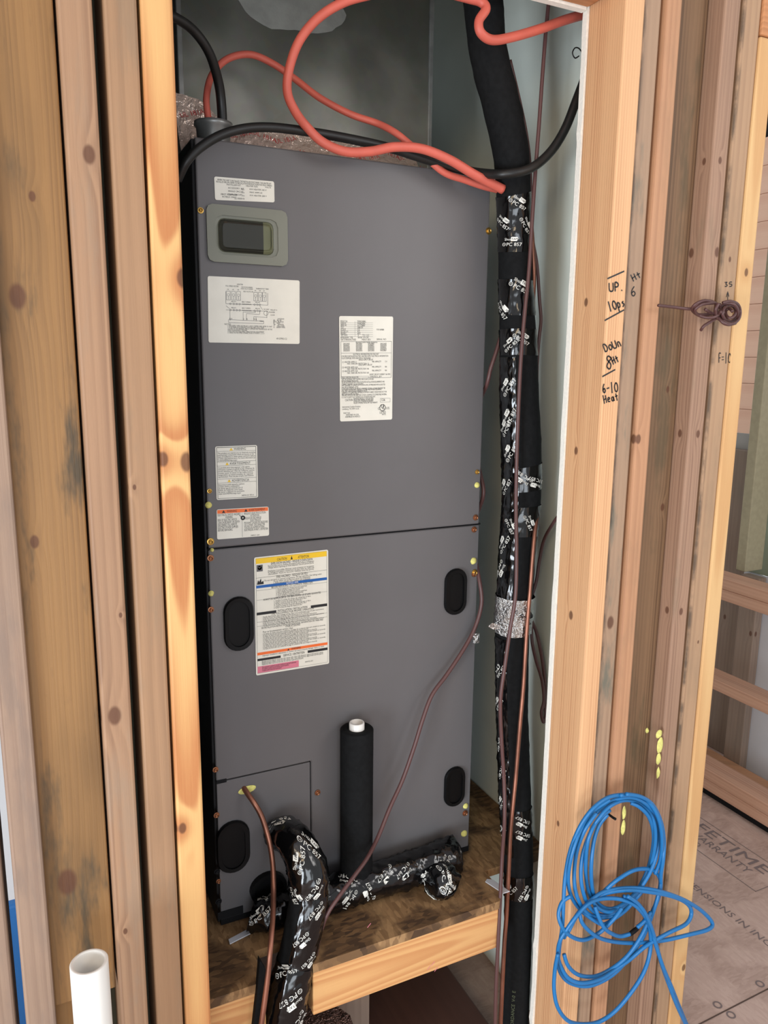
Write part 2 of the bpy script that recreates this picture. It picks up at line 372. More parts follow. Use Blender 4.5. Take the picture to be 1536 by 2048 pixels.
def tape_mark(pr, tube, px, py, ang, size, full=True, skin=(0, 0, 40, 0)):
    """the tape maker's repeated print, centred near image position px, py on the tube"""
    best = None
    for i, p in enumerate(tube.P):
        d = p-CAM; f = d.dot(FWD); x = 768+FP*d.dot(r)/f; y = 1024-FP*d.dot(u)/f; e = (x-px)**2+(y-py)**2
        if best is None or e < best[0]: best = (e, i, x, y, f)
    e, i, x, y, f = best
    side = tube.B[i].dot(r)*(px-x)+(-tube.B[i].dot(u))*(py-y); rp = tube.R[i]*FP/f
    a = math.asin(max(-.97, min(.97, side/rp))); L = tube.L[i]; R = tube.R[i]
    sgn = 1 if tube.B[i].dot(r) > 0 else -1
    # local frame: u -> +right on screen, v -> along tube
    flip = 1 if tube.T[i].dot(u) < 0 else -1
    def fn(uu, vv, lift):
        q = tube.skin(L+flip*vv, a+sgn*uu/R, *skin); return q+(q-tube.at(L+flip*vv)[0]).normalized()*lift
    p2 = Print(fn, .0009); c, s_ = math.cos(ang), math.sin(ang); h = size
    def q(x, y): return (x*c-y*s_, x*s_+y*c)
    wh = M['white_ink']; bk = M['black_ink']
    p2.text('Shur', *q(-1.75*h, -h*.5), h*.75, wh, rot=ang, bold=True)
    p2.poly([q(.05*h, -.35*h), q(1.6*h, -.35*h), q(2.1*h, -1.0*h), q(1.75*h, -1.55*h), q(.05*h, -1.55*h)], wh)
    p2.text('TAPE', *q(.2*h, -.65*h), h*.6, bk, rot=ang, bold=True, lift=.0003)
    p2.text('PC 857', *q(-1.1*h, h*1.1), h, wh, rot=ang, bold=True)
    if full:
        cx, cy = q(-1.9*h, h*.6); p2.ring(cx, cy, .5*h, .1*h, wh, 12); p2.text('UL', *q(-2.15*h, h*.75), h*.36, wh, rot=ang)
    b = len(pr.V); pr.V += p2.V
    for ff, m in zip(p2.F, p2.fm): pr.F.append([b+j for j in ff]); pr.fm.append(pr.mi(p2.mats[m]))

# ================================================================== SETTING
YW = 1.03; YB = YW+.089; ZH = 2.077; ZT = 2.62
st = lambda o: tag(o, kind='structure')
st(prism('floor', [(-2.2, -2.6, -.03), (2.6, -2.6, -.03), (2.6, 3.4, -.03), (.05, 3.4, -.03), (.05, 1.12, -.03), (-2.2, 1.12, -.03)], (0, 0, .03), M['subfloor']))
st(box('ground', -7, 7, 1.15, 9, -.95, -.9, plain('pale_concrete', (250, 250, 252), .9)))
st(box('ceiling', -2.2, 2.42, -1.6, 2.2, ZT+.08, ZT+.1, M['white_wall']))
wf = empty('wall_front', (0, YW, 0), kind='structure')
def stud(x0, x1, y0, y1, z0, z1, m, label=None, name='stud', bev=.0035): return box(name, x0, x1, y0, y1, z0, z1, WD[m], wf, bev, 2, label)
Z0 = .04
stud(-.108, -.0585, YW, YB, Z0, ZT, 'left_c', 'grey-brown stud at the far left edge')
stud(-.0465, -.0085, YW, YB, Z0, ZT, 'left_c', 'weathered stud left of the brown board')
stud(-.0115, .0735, YW+.016, YW+.054, .60, ZT, 'brown', 'wide dark-stained board with black knots', 'board', .002)
stud(.0765, .1145, YW, YB, Z0, ZT, 'left_a', 'pinkish weathered stud with a dark knot')
stud(.1265, .1645, YW, YB, Z0, ZT, 'left_b', 'plain weathered stud beside the yellow one')
stud(.168, .206, YW-.001, YB, Z0, ZT, 'yellow', 'bright yellow pine stud on the left of the opening')
XJ = .899
stud(XJ, XJ+.0385, YW, YB, Z0, ZT, 'jamb', 'bright orange pine stud with marker writing, right of the opening')
stud(XJ+.040, XJ+.0765, YW+.005, YB, Z0, ZT, 'grey', 'grey mouldy stud')
stud(.9825, 1.0155, YW+.001, YB, Z0, ZT, 'tan', 'tan stud right of the mouldy one')
stud(1.0165, 1.1075, YW+.034, YW+.072, Z0, ZT, 'flat', 'brown flat-wise board set back', 'board')
stud(1.1085, 1.1445, YW, YB, Z0, ZT, 'pinkish', 'pinkish-brown stud right of the set-back board')
stud(1.1525, 1.194, YW+.001, YB, Z0, ZT, 'tan2', 'tan stud with a mouldy edge')
stud(1.1955, 1.233, YW-.001, YB, Z0, ZH-.02, 'light', 'pale pine stud beside the far room')
stud(1.1965, 2.1, YW-.001, YB, ZH-.018, ZT, 'header', 'header over the opening to the far room', 'header')
stud(.208, XJ-.002, YW, YB, ZH, ZT, 'header', 'header over the closet opening', 'header')
stud(-.3, .206, YW, YB, 0, Z0-.001, 'left_c', None, 'bottom_plate'); stud(XJ, 1.233, YW, YB, 0, Z0-.001, 'tan', None, 'bottom_plate')
stud(-.0115, .036, YW+.030, YW+.068, Z0, .598, 'brown', None, 'board')
box('drywall_sheet', -.004, .204, YB+.0015, YB+.0135, .001, ZT-.02, plain('board_paper_shaded', (84, 82, 66), .9), wf)  # plain board paper; the shade between the studs is put into its colour
for _x in (-.56, -.97, -1.38): stud(_x, _x+.038, YW, YB, Z0, ZT, 'left_c')
stud(-2.1, -.3005, YW, YB, 0, Z0-.001, 'left_c', None, 'bottom_plate')
# gypsum board on the closet side of the front wall: cut edge shows as a pale strip
def ragged(name, x, z0, z1, parent, side=-1):
    V = []; F = []; n = 150
    for i in range(n+1):
        z = z0+(z1-z0)*i/n; e = x+side*abs(noise.noise(Vector((z*9, 1, 0))))*.003+side*(.002 if noise.noise(Vector((z*31, 5, 0))) > .45 else 0)
        V += [(e, YB+.001, z), (e+.0008, YB+.0135, z), (x+.09, YB+.001, z), (x+.09, YB+.0135, z)]
    for i in range(n):
        a = i*4; b_ = a+4
        F += [[a, b_, b_+1, a+1], [a, a+2, b_+2, b_], [a+1, b_+1, b_+3, a+3]]
    return meshobj(name, V, F, M['gypsum'], parent, (x, YB, z0), label='ragged white cut edge of the gypsum board')
ragged('drywall_sheet', XJ-.0005, 0, ZT-.02, wf)
box('drywall_sheet', .208, XJ-.004, YB+.001, YB+.0135, ZH-.003, ZT-.02, M['gypsum'], wf)
st(box('wall_right', 1.0, 1.012, YB+.014, 2.9, 0, ZT, M['drywall']))
st(box('wall_back', .05, .999, 2.1, 2.115, 0, ZT, M['drywall']))
st(box('wall_left', .05, .07, YB+.0145, 2.1, 0, ZT, M['gasket']))  # drywall side wall, painted black for the shade deep in the slots
# yellow foam smears on the set-back board
def blobs(name, parent, lst, mat, lift=.003):
    V = []; F = []
    for (px, py, Y, wpx, hpx) in lst:
        c = PY(px, py, Y); k = depth(c)/FP; b = len(V); n = 12
        V.append(c+Vector((0, -lift*1.6, 0)))
        for rr_, lf in ((.6, lift), (1, 0)):
            for i in range(n):
                a = 2*math.pi*i/n; g = 1+.35*noise.noise(Vector((math.cos(a)*2+px, math.sin(a)*2, py)))
                V.append(c+Vector((math.cos(a)*wpx/2*k*g*rr_*1.35, -lf, math.sin(a)*hpx/2*k*g*rr_)))
        for i in range(n):
            j = (i+1) % n; F += [[b, b+1+i, b+1+j], [b+1+i, b+1+n+i, b+1+n+j, b+1+j]]
    return meshobj(name, V, F, mat, parent, smooth=True)
yb_ = YW+.0335
blobs('foam_smear', wf, [(1318, 1468, YW-.001, 12, 18), (1320, 1490, YW-.001, 12, 34), (1317, 1518, YW-.001, 9, 26), (1316, 1545, YW-.001, 6, 26)], M['foam_yellow'])
blobs('foam_smear', wf, [(1248, 1625, YW, 7, 30), (1246, 1655, YW, 8, 34), (1294, 1461, yb_, 6, 12)], M['foam_yellow'])

# handwriting: strokes in a small grid (x 0..1, y 0..1 up)
STR = {'U': [[(0, 1), (0, .2), (.3, 0), (.7, .15), (.75, 1)]], 'P': [[(.1, 0), (.15, 1), (.6, .95), (.75, .7), (.5, .5), (.15, .5)]], '.': [[(.3, .02), (.42, .1)]],
 '1': [[(.3, 0), (.35, 1)]], '0': [[(.4, 1), (.05, .6), (.15, .1), (.5, 0), (.8, .4), (.7, .85), (.4, 1)]], 'D': [[(.1, 0), (.1, 1), (.6, .85), (.75, .4), (.5, .05), (.1, 0)]],
 'O': [[(.4, .7), (.1, .4), (.3, 0), (.7, .2), (.65, .6), (.4, .7)]], 'W': [[(0, .8), (.15, .1), (.4, .6), (.6, .1), (.85, .8)]], 'N': [[(.1, 0), (.12, .8), (.6, .05), (.65, .85)]],
 '8': [[(.7, .85), (.3, 1), (.15, .75), (.65, .35), (.5, 0), (.15, .15), (.25, .45), (.75, .85)]], 'H': [[(.1, 0), (.12, 1)], [(.1, .45), (.7, .55)], [(.68, .05), (.72, .95)]],
 't': [[(.35, .9), (.38, .05)], [(.1, .6), (.65, .65)]], '6': [[(.5, 1), (.15, .6), (.1, .2), (.4, 0), (.65, .25), (.4, .5), (.12, .3)]], '-': [[(.1, .45), (.65, .5)]],
 'e': [[(.15, .35), (.6, .4), (.5, .65), (.15, .5), (.15, .1), (.6, .05)]], 'a': [[(.6, .6), (.2, .55), (.1, .15), (.45, .05), (.6, .6), (.65, 0)]], '3': [[(.1, .9), (.6, .95), (.3, .55), (.65, .3), (.4, 0), (.1, .08)]],
 '5': [[(.65, 1), (.15, .95), (.15, .55), (.6, .5), (.6, .1), (.1, 0)]], 'F': [[(.15, 0), (.2, 1), (.75, 1)], [(.18, .5), (.6, .52)]], '=': [[(.1, .6), (.6, .62)], [(.1, .3), (.6, .32)]],
 'p': [[(.1, -.4), (.15, .6), (.6, .5), (.5, .1), (.15, .1)]], 's': [[(.6, .6), (.2, .5), (.55, .25), (.1, 0)]], 'n': [[(.1, 0), (.12, .6), (.5, .6), (.6, 0)]], '_': [[(0, 0), (1, .0)]], '^': [[(.1, .5), (.45, 1), (.75, .55)], [(.45, 1), (.45, 0)]]}
def scrawl(name, items, Yp, mat, label=None):
    V = []; F = []
    for (t, px, py, h, wch, rot, lw) in items:
        c, s_ = math.cos(rot), math.sin(rot)
        for ci, ch in enumerate(t):
            for st_ in STR.get(ch, []):
                pts = catmull([(a, b_) for a, b_ in st_], 4) if len(st_) > 2 else st_
                Q = []
                for (a, b_) in pts:
                    lx = (ci+a)*wch; ly = -b_*h; Q.append(PY(px+lx*c-ly*s_, py+lx*s_+ly*c, Yp))
                for a, b_ in zip(Q[:-1], Q[1:]):
                    d = (b_-a); nn = Vector((-d.z, 0, d.x)).normalized()*lw/2*depth(a)/FP if d.length > 1e-7 else Vector((1e-4, 0, 0)); e = d*.12
                    k = len(V); V += [a-nn-e, a+nn-e, b_+nn+e, b_-nn+e]; F.append([k, k+1, k+2, k+3])
    return meshobj(name, V, F, mat, wf, label=label)
scrawl('handwriting', [('_', 1218, 556, 4, 30, -.42, 3), ('UP.', 1219, 583, 17, 10.5, -.05, 3), ('10ps', 1219, 622, 17, 9, -.3, 3), ('_', 1213, 639, 4, 36, -.5, 3),
  ('DOUn', 1210, 704, 15, 9.5, -.35, 2.8), ('8', 1212, 738, 26, 15, 0, 3), ('Ht', 1226, 728, 13, 8, -.4, 2.8), ('_', 1207, 752, 4, 24, -.5, 3),
  ('6-10', 1206, 786, 18, 8, -.1, 2.8), ('Heat', 1208, 806, 14, 8, -.2, 2.6)], YW-.0006, M['black_ink'], 'black marker writing: UP 10 ps, DOUN 8 Ht, 6-10 Heat')
scrawl('handwriting', [('Ht', 1266, 562, 12, 11, -.45, 2.4), ('6', 1262, 592, 19, 13, 0, 2.4)], YW+.0044, M['black_ink'], 'black marker writing: Ht 6')
scrawl('handwriting', [('35', 1449, 573, 9, 9, 0, 1.8), ('^', 1452, 603, 18, 8, 0, 1.5), ('F=10', 1437, 725, 18, 6.5, 0, 1.8)], YW+.0004, M['black_ink'], 'small dark writing: 35, an arrow, F=10')

# ================================================================== PLATFORM
pl = empty('closet_platform', (.6, 1.13, .34), 'raised wooden platform of brown strand board on pine joists under the air handler', 'platform')
ZD = .4475; YP = 1.13
nx0, nx1, ny = .322, .4095, 1.205
deck = [(.075, YP), (nx0, YP), (nx0, ny), (nx1, ny), (nx1, YP), (.806, YP), (.826, 1.15), (.830, 1.222), (.997, 1.222), (.997, 2.05), (.075, 2.05)]
prism('deck_board', [(x, y, ZD-.018) for x, y in deck], (0, 0, .0178), M['osb'], pl)
box('joist', nx1, .805, YP+.001, YP+.039, ZD-.107, ZD-.018, WD['joist'], pl, .002, label='front joist of bright pine with a sawn end')
box('joist', .075, nx0, YP+.001, YP+.039, ZD-.107, ZD-.018, WD['joist'], pl, .002)
box('joist', nx1, nx1+.038, YP+.04, 2.04, ZD-.107, ZD-.018, WD['tan'], pl, .002)
box('joist', .767, .805, YP+.04, 2.04, ZD-.107, ZD-.018, WD['tan'], pl, .002)
for x0, x1 in ((.767, .805), (.10, .138)): box('post', x0, x1, 1.6, 1.689, 0, ZD-.107, WD['tan'], pl, .002)
# pink marks on the joist, debris
P0 = Print(lambda a, b_, l: Vector((a, YP+.001-l, b_)))
for (px, py) in ((866, 1928), (858, 1936), (872, 1940), (738, 1852)): 
    q = PY(px, py, YP); P0.line(q.x-.003, q.z-.003, q.x+.004, q.z+.004, .0012, M['pink_ink'])
tag(P0.build('chalk_mark', pl, 'small pink chalk marks'), kind='stuff')

# ================================================================== AIR HANDLER
YF = 1.30
CX0, CX1, CZ0, CZ1 = .2805, .838, ZD, 1.846
ah = empty('air_handler', ((CX0+CX1)/2, YF+.28, ZD), 'tall grey enamelled metal air handler cabinet covered in white labels', 'air handler')
box('cabinet_body', CX0, CX1, YF+.004, YF+.56, CZ0, CZ1, M['cabinet_shaded'], ah, .003)
zs = 1.5+-.2427*YF          # seam height
xL, xR = CX0+.0035, CX1-.0075
box('upper_panel', xL, xR, YF-.010, YF+.003, zs+.0015, CZ1-.001, M['cabinet'], ah, .0025, label='upper front panel with seven labels')
def panelpoly(name, pts, y0, y1, mat, lab=None, bev=.0012):
    return prism(name, [(x, y0, z) for x, z in pts], (0, y1-y0, 0), mat, ah, label=lab, bevel=bev)
fz = PY(420, 1563, YF-.01); ap = PY(621, 1527, YF-.01); ax = ap.x; az = (fz.z+ap.z)/2
panelpoly('lower_panel', [(xL, zs-.0015), (xR, zs-.0015), (xR, CZ0+.016), (ax+.0012, CZ0+.016), (ax+.0012, az+.001), (xL, az+.001)], YF-.010, YF+.003, M['cabinet'], 'lower front panel, L-shaped around the small access panel')
box('access_panel', xL, ax-.0012, YF-.0105, YF+.003, CZ0+.016, az-.0012, M['cabinet'], ah, .001, label='small square access panel low on the left')
box('seam_gasket', CX0+.003, CX1-.002, YF-.006, YF+.002, zs-.0015, zs+.0015, M['gasket'], ah)
box('base_rail', CX0+.004, CX1-.004, YF-.006, YF+.002, CZ0+.001, CZ0+.015, M['gasket'], ah, label='black bottom rail')
a_, b2 = PY(435, 1826, YF-.011), PY(487, 1850, YF-.011)
box('slot', a_.x, b2.x, YF-.0125, YF-.0105, CZ0+.018, CZ0+.034, M['gasket'], ah, .0005)
YP0 = YF-.0105       # face of the panels
def bilin(c, y):
    TL, TR, BR, BL = [PY(*q, y) for q in c]
    W = ((TR-TL).length+(BR-BL).length)/2; H = ((BL-TL).length+(BR-TR).length)/2
    def fn(uu, vv, lift):
        s_, t_ = uu/W, vv/H; p = (TL*(1-s_)+TR*s_)*(1-t_)+(BL*(1-s_)+BR*s_)*t_; return p+Vector((0, -lift, 0))
    return fn, W, H
def sheet(name, c, mat, parent, rad=.003, th=.0006, label=None):
    fn, W, H = bilin(c, YP0); pts = []
    for (cx, cy, a0) in ((W-rad, rad, -90), (W-rad, H-rad, 0), (rad, H-rad, 90), (rad, rad, 180)):
        for i in range(5):
            a = math.radians(a0+i*22.5); pts.append((cx+rad*math.cos(a), cy+rad*math.sin(a)))
    n = len(pts); V = [fn(x, y, 0) for x, y in pts]+[fn(x, y, th) for x, y in pts]
    F = [list(range(n, 2*n))]+[[i, (i+1) % n, n+(i+1) % n, n+i] for i in range(n)]
    o = meshobj(name, V, F, mat, parent, label=label); return o, Print(fn, th+.00025), W, H
BK, WH, GY = M['black_ink'], M['white_ink'], M['grey_ink']
def para(pr, lines, x, y, h, lead, m=BK, wmax=None, bold=False, align='l'):
    for i, t in enumerate(lines):
        if not t: continue
        asp = glyphs(t, bold)[2]; wd = asp*h
        if wmax and wd > wmax: wd = wmax
        pr.text(t, x, y+i*lead, h, m, width=wd, bold=bold, align=align)
# 1 installation label
o, p, W, H = sheet('label', [(428, 353), (548, 363), (549, 405), (430, 400)], M['label'], ah, label='small white label above the sight window, tiny print')
p.text('WHEN THE UNIT IS INSTALLED THE INSTALLER MUST MARK THE HEATER KIT', W*.05, H*.16, .0026, BK, width=W*.9)
p.text('INSTALLED BELOW: REFER TO INSTALLATION INSTRUCTIONS FOR FIELD WIRING', W*.03, H*.25, .0026, BK, width=W*.93)
p.text('INSTALLED KIT', W*.2, H*.34, .0024, BK); p.text('HEATER SIZE', W*.52, H*.34, .0024, BK); p.text('VOLTS', W*.84, H*.34, .0024, BK)
for i, (a, b_) in enumerate((('ACCESSORY  KIT', 'KW HEATER 240 V'), ('SINGLE CIRCUIT', 'MAX AMPS 60'), ('DUAL CIRCUIT', 'KW HEATER 208 V'))):
    p.text(a, W*.22, H*(.48+i*.14), .0024, BK); p.text(b_, W*.58, H*(.48+i*.14), .0024, BK); p.text('MIN', W*.44, H*(.51+i*.14), .0020, GY)
p.text('FIRST POSITION', W*.1, H*.78, .0026, BK, bold=True); p.text('IN FIELD ONLY', W*.12, H*.88, .0024, BK); p.text('32-5008-01', W*.32, H*.93, .0026, BK)
p.build('print', o)
# 2 wiring diagram
o, p, W, H = sheet('label', [(415, 552), (599, 561), (599, 688), (417, 685)], M['label'], ah, label='white label with a wiring diagram and notes')
X = lambda c: (c-165)/960*W
Yy = lambda c: (c-1140)/690*H
lw = .0005
p.text('HEATER', X(460), Yy(1218), .002, BK)
p.text('FULL SPEED MOTOR', X(345), Yy(1240), .0022, BK, width=X(475)-X(345)); p.text('FAN MOTOR HARNESS', X(505), Yy(1245), .0020, BK, width=X(620)-X(505)); p.text('FOR MULTI SPEED', X(500), Yy(1262), .0020, BK, width=X(625)-X(500)); p.text('THERMOSTAT TERM', X(655), Yy(1255), .0022, BK, width=X(790)-X(655)); p.text('SEE NOTE 3B', X(525), Yy(1290), .0020, BK)
for x0 in (350, 402, 455, 632, 680, 722):
    p.frame(X(x0), Yy(1285), X(x0+42), Yy(1380), lw, GY); p.text('HI', X(x0+10), Yy(1275), .0020, BK); p.ring(X(x0+21), Yy(1325), .0022, .0004, GY, 10); p.line(X(x0+21), Yy(1335), X(x0+21), Yy(1372), lw, GY)
for y0 in (1418, 1483):
    p.line(X(345), Yy(y0), X(780), Yy(y0), lw, GY)
    for xx in (390, 425, 455, 485, 640, 670, 695): p.ring(X(xx), Yy(y0), .0016, .0004, BK, 8)
    for k in range(12): p.line(X(510+k*8), Yy(y0-6 if k % 2 else y0+6), X(518+k*8), Yy(y0+6 if k % 2 else y0-6), lw, BK)
    for t, xx in (('RELAY', 400), ('BELT SPEED', 510), ('RELAY', 650)): p.text(t, X(xx), Yy(y0-18), .0020, BK)
for a in ((345, 1290, 345, 1418), (780, 1290, 780, 1418), (345, 1440, 385, 1470), (695, 1425, 725, 1470), (385, 1483, 385, 1595), (520, 1500, 520, 1590), (520, 1500, 650, 1500), (650, 1483, 650, 1500), (555, 1515, 555, 1590), (555, 1515, 690, 1520), (695, 1483, 695, 1520), (632, 1545, 632, 1590), (632, 1545, 770, 1550), (655, 1550, 655, 1595), (770, 1480, 770, 1555), (370, 1585, 735, 1590), (370, 1615, 735, 1618), (370, 1585, 370, 1615), (735, 1590, 735, 1618)):
    p.line(X(a[0]), Yy(a[1]), X(a[2]), Yy(a[3]), lw, GY)
for t, xx, yy in (('BLK', 378, 1580), ('G', 518, 1580), ('BL', 552, 1580), ('W', 627, 1580), ('R', 652, 1580), ('24 VAC', 735, 1470), ('RELAY 4', 810, 1475), ('POWER', 790, 1500), ('COM', 810, 1530), ('TERM', 690, 1600)): p.text(t, X(xx), Yy(yy), .0022, BK)
p.ring(X(760), Yy(1505), .004, .0005, BK, 12)
p.text('LEGEND', X(885), Yy(1568), .0022, BK); para(p, ['BL   BLUE', 'BLK  BLACK', 'R    RED', 'W    WHITE', 'Y    YELLOW', 'G    GREEN WIRE'], X(840), Yy(1585), .0024, Yy(1600)-Yy(1585), wmax=X(965)-X(840), bold=True)
p.text('NOTES', X(328), Yy(1640), .0024, BK, bold=True)
for i, t in enumerate(['1. FOR SUPPLY WIRE USE MIN 60 C (140 F) COPPER WIRE, REFER TO UNIT', '2. TO BE WIRED IN ACCORDANCE WITH NEC AND LOCAL CODES', '3. IF ANY OF THE ORIGINAL WIRE AS SUPPLIED MUST BE REPLACED USE THE', '   SAME OR EQUIVALENT TYPE WIRE', '4. SEE LOW VOLTAGE SPEED TABLE FOR FAN ADJUSTMENT', '5. CHECK MOTOR SPEED CONNECTIONS AT POINTS 1, 2, 3, 4']):
    p.text(t, X(360), Yy(1655+i*15), .0023, BK, width=(X(825) if i in (0, 2) else X(740))-X(360) if t[0] != ' ' else X(560)-X(360))
p.text('49-S7PRS-C2', X(870), Yy(1785), .0030, BK, width=X(985)-X(870)); p.build('print', o)
# 3 rating plate
o, p, W, H = sheet('label', [(678, 632), (786, 633), (784, 839), (680, 843)], M['label'], ah, label='tall white rating plate label in the middle of the upper panel')
X = lambda c: (c-292)/832*W
Yy = lambda c: (c-240)/1620*H
for i, (a, b_) in enumerate((('PRODUCT NO.', 'FVM4X2400AL'), ('MODEL NO.', 'FVM4X2400A'), ('SERIAL NO.', 'A171758687'), ('VOLTS', '208/230'), ('MOTOR HP', '1/2'), ('MOTOR F.L.A.', '4.3'), ('FREQUENCY', '60HZ'), ('TEST STATIC', '.3      TO  0.2'))):
    p.text(a, X(312), Yy(332+i*30), .0032, BK, width=X(312+9.5*len(a))-X(312)); p.text(b_, X(566), Yy(333+i*30), .0032, BK, width=X(566+12*len(b_))-X(566)); p.line(X(312), Yy(342+i*30), X(805), Yy(340+i*30), .0003, GY)
p.line(X(530), Yy(320), X(530), Yy(550), .0003, GY)
p.text('REFRIGERANT TYPE', X(312), Yy(577), .0032, BK, width=X(495)-X(312)); p.text('R410A TXV ON', X(575), Yy(577), .0032, BK, width=X(735)-X(575))
p.text('UNIT IS MANUFACTURED', X(312), Yy(609), .0032, BK, width=X(545)-X(312)); p.text('MAX 001', X(635), Yy(609), .0032, BK)
p.text('TYPE NUMBER', X(860), Yy(455), .0028, BK, width=X(980)-X(860)); p.text('SERIAL NO', X(864), Yy(602), .0028, BK)
p.frame(X(312), Yy(622), X(1103), Yy(1190), .0005, BK); p.line(X(315), Yy(803), X(1100), Yy(803), .0004, BK)
p.text('Approved Coil/Air Handler Accessories', X(540), Yy(648), .0028, BK, width=X(875)-X(540))
for cx in (352, 545, 732, 925):
    for i in range(5): p.text(random.choice(('EHK05AKN', 'EHK08AKC', 'EHK10AKF', 'EHK15AKB', 'EHK20BKF')), X(cx), Yy(672+i*26), .0030, BK, width=X(cx+95)-X(cx), bold=True)
for t, x0, x1, y in (('ELECTRICAL INFORMATION FOR THIS UNIT', 500, 900, 832), ('FOR FIELD INSTALLED ELECTRIC HEATERS SUPPLY ELECTRICAL INFORMATION', 325, 1050, 862), ('PLATE SUPPLIED WITH HEATER IN THIS BLANK', 325, 770, 893), ('SINGLE SUPPLY CIRCUIT', 585, 810, 918), ('(1) HEATER AMPS: 0', 330, 550, 950), ('MIN. AMPACITY', 795, 940, 948), ('5.4', 1000, 1030, 948), ('MAX. OVERCURR. PROTECTION  15', 408, 740, 977), ('DUAL SUPPLY CIRCUIT', 585, 795, 998), ('(2) HEATER AMPS: N/A', 330, 572, 1032), ('MIN. AMPACITY', 795, 940, 1030), ('N/A', 1000, 1030, 1030), ('MAX. OVERCURR. PROTECTION  N/A', 408, 745, 1058), ('(3) HEATER AMPS: N/A', 330, 572, 1090), ('MIN. AMPACITY', 795, 940, 1088), ('N/A', 1000, 1030, 1088), ('MAX. OVERCURR. PROTECTION  N/A', 408, 745, 1120), ('SHORT CIRCUIT CURRENT: 5kA RMS', 755, 1085, 1148), ('SYMMETRICAL, 240 V', 755, 950, 1182), ('FIELD TRAP INSTALLED (W)', 325, 580, 1185),
  ('UNIT HAS INTERNAL LIMIT CONTROL AND (CLASS 2) 24V AND', 320, 820, 1220), ('MOTOR OVERHEAT PROTECTED.', 320, 580, 1246), ('SEE INSTALLATION INSTRUCTIONS FOR PROPER INSTALLATION REQUIREMENTS AND', 320, 995, 1264), ('CORRECT ASSEMBLY OF ACCESSORIES.', 320, 660, 1292), ('UNIT DESIGNED TO OPERATE UP TO 0.50 IN (WC) OF PRESSURE WITH A DUCTED', 320, 1005, 1310), ('FAN CIRCUIT BREAKER LISTED.', 320, 580, 1340), ('IF THIS UNIT IS INSTALLED ABOVE A FINISHED CEILING, A DRAIN PAN MUST BE', 320, 1005, 1365), ('USED UNDER THE ENTIRE UNIT. CLEARANCE TO COMBUSTIBLE MATERIAL REQUIREMENT', 320, 950, 1382), ('FOR UNIT AND PLENUM: MINIMUM SPACE.', 320, 720, 1405), ('CLEARANCE TO COMBUSTIBLE MATERIALS IS 0 IN FROM CABINET, PLENUM AND DUCT FOR', 320, 1030, 1424), ('FIRST 36 IN OF SUPPLY DUCTING.', 320, 585, 1450), ('FOR UNITS WITH ELECTRIC HEAT AND COOLER, CLEARANCE TO COMBUSTIBLE MATERIAL', 320, 1030, 1465), ('IS 1/2 IN TO SUPPLY DUCT WITHIN 36 IN OF PLENUM AND UNIT.', 320, 850, 1496),
  ('INTENDED PRODUCT FOR USE WITH', 505, 815, 1522), ('MATED UNITS BEARING AN INDEX AND', 505, 815, 1543), ('RATING PLATE, OTHERWISE REQUIREMENT', 505, 815, 1565), ('FAILURE TO PROPERLY INSTALL MAY VOID WARRANTY', 505, 885, 1590), ('International Comfort Products', 328, 610, 1645), ('Lewisburg, TN 37091 U.S.A.', 328, 590, 1678), ('PART NO.', 345, 450, 1743), ('DESIGNED IN USA', 385, 585, 1772), ('ASSEMBLED IN MEXICO', 370, 605, 1803)):
    p.text(t, X(x0), Yy(y), .0029, BK, width=X(x1)-X(x0))
p.line(X(315), Yy(1162), X(740), Yy(1162), .0004, BK); p.line(X(740), Yy(1162), X(740), Yy(1188), .0004, BK)
p.text('CAUTION', X(372), Yy(1545), .0042, BK, bold=True, width=X(490)-X(372)); p.frame(X(925), Yy(1515), X(1088), Yy(1578), .0004, GY); p.text('126', X(945), Yy(1557), .0042, BK)
p.ring(X(965), Yy(1665), X(1015)-X(965), .0011, BK, 28); p.text('U', X(940), Yy(1672), .0072, BK, bold=True); p.text('L', X(968), Yy(1690), .0072, BK, bold=True)
p.text('C', X(890), Yy(1697), .0048, BK, bold=True); p.text('US', X(1022), Yy(1692), .0044, BK, bold=True); p.text('LISTED', X(920), Yy(1758), .0044, BK, bold=True, width=X(1018)-X(920)); p.text('94Y3', X(955), Yy(1785), .0028, BK)
p.build('print', o)
# 4 three-language warning
o, p, W, H = sheet('label', [(430, 893), (514, 890), (516, 995), (433, 1000)], M['label'], ah, label='white label headed WARNING, AVERTISSEMENT, ADVERTENCIA')
p.frame(W*.03, H*.02, W*.97, H*.98, .0006, BK)
for y0, t in ((.02, 'WARNING'), (.29, 'AVERTISSEMENT'), (.61, 'ADVERTENCIA')):
    p.line(W*.03, H*(y0+.075), W*.97, H*(y0+.075), .0004, BK); p.line(W*.03, H*y0, W*.97, H*y0, .0004, BK)
    wt = {'WARNING': .29, 'AVERTISSEMENT': .5, 'ADVERTENCIA': .42}[t]; p.text(t, W*(.55-wt/2+.03), H*(y0+.06), .0042, BK, width=W*wt, bold=True)
    cx = W*(.55-wt/2-.03); p.poly([(cx-.0030, H*(y0+.064)), (cx+.0030, H*(y0+.064)), (cx, H*(y0+.012))], M['yellow_ink']); p.text('!', cx-.0004, H*(y0+.055), .0028, BK)
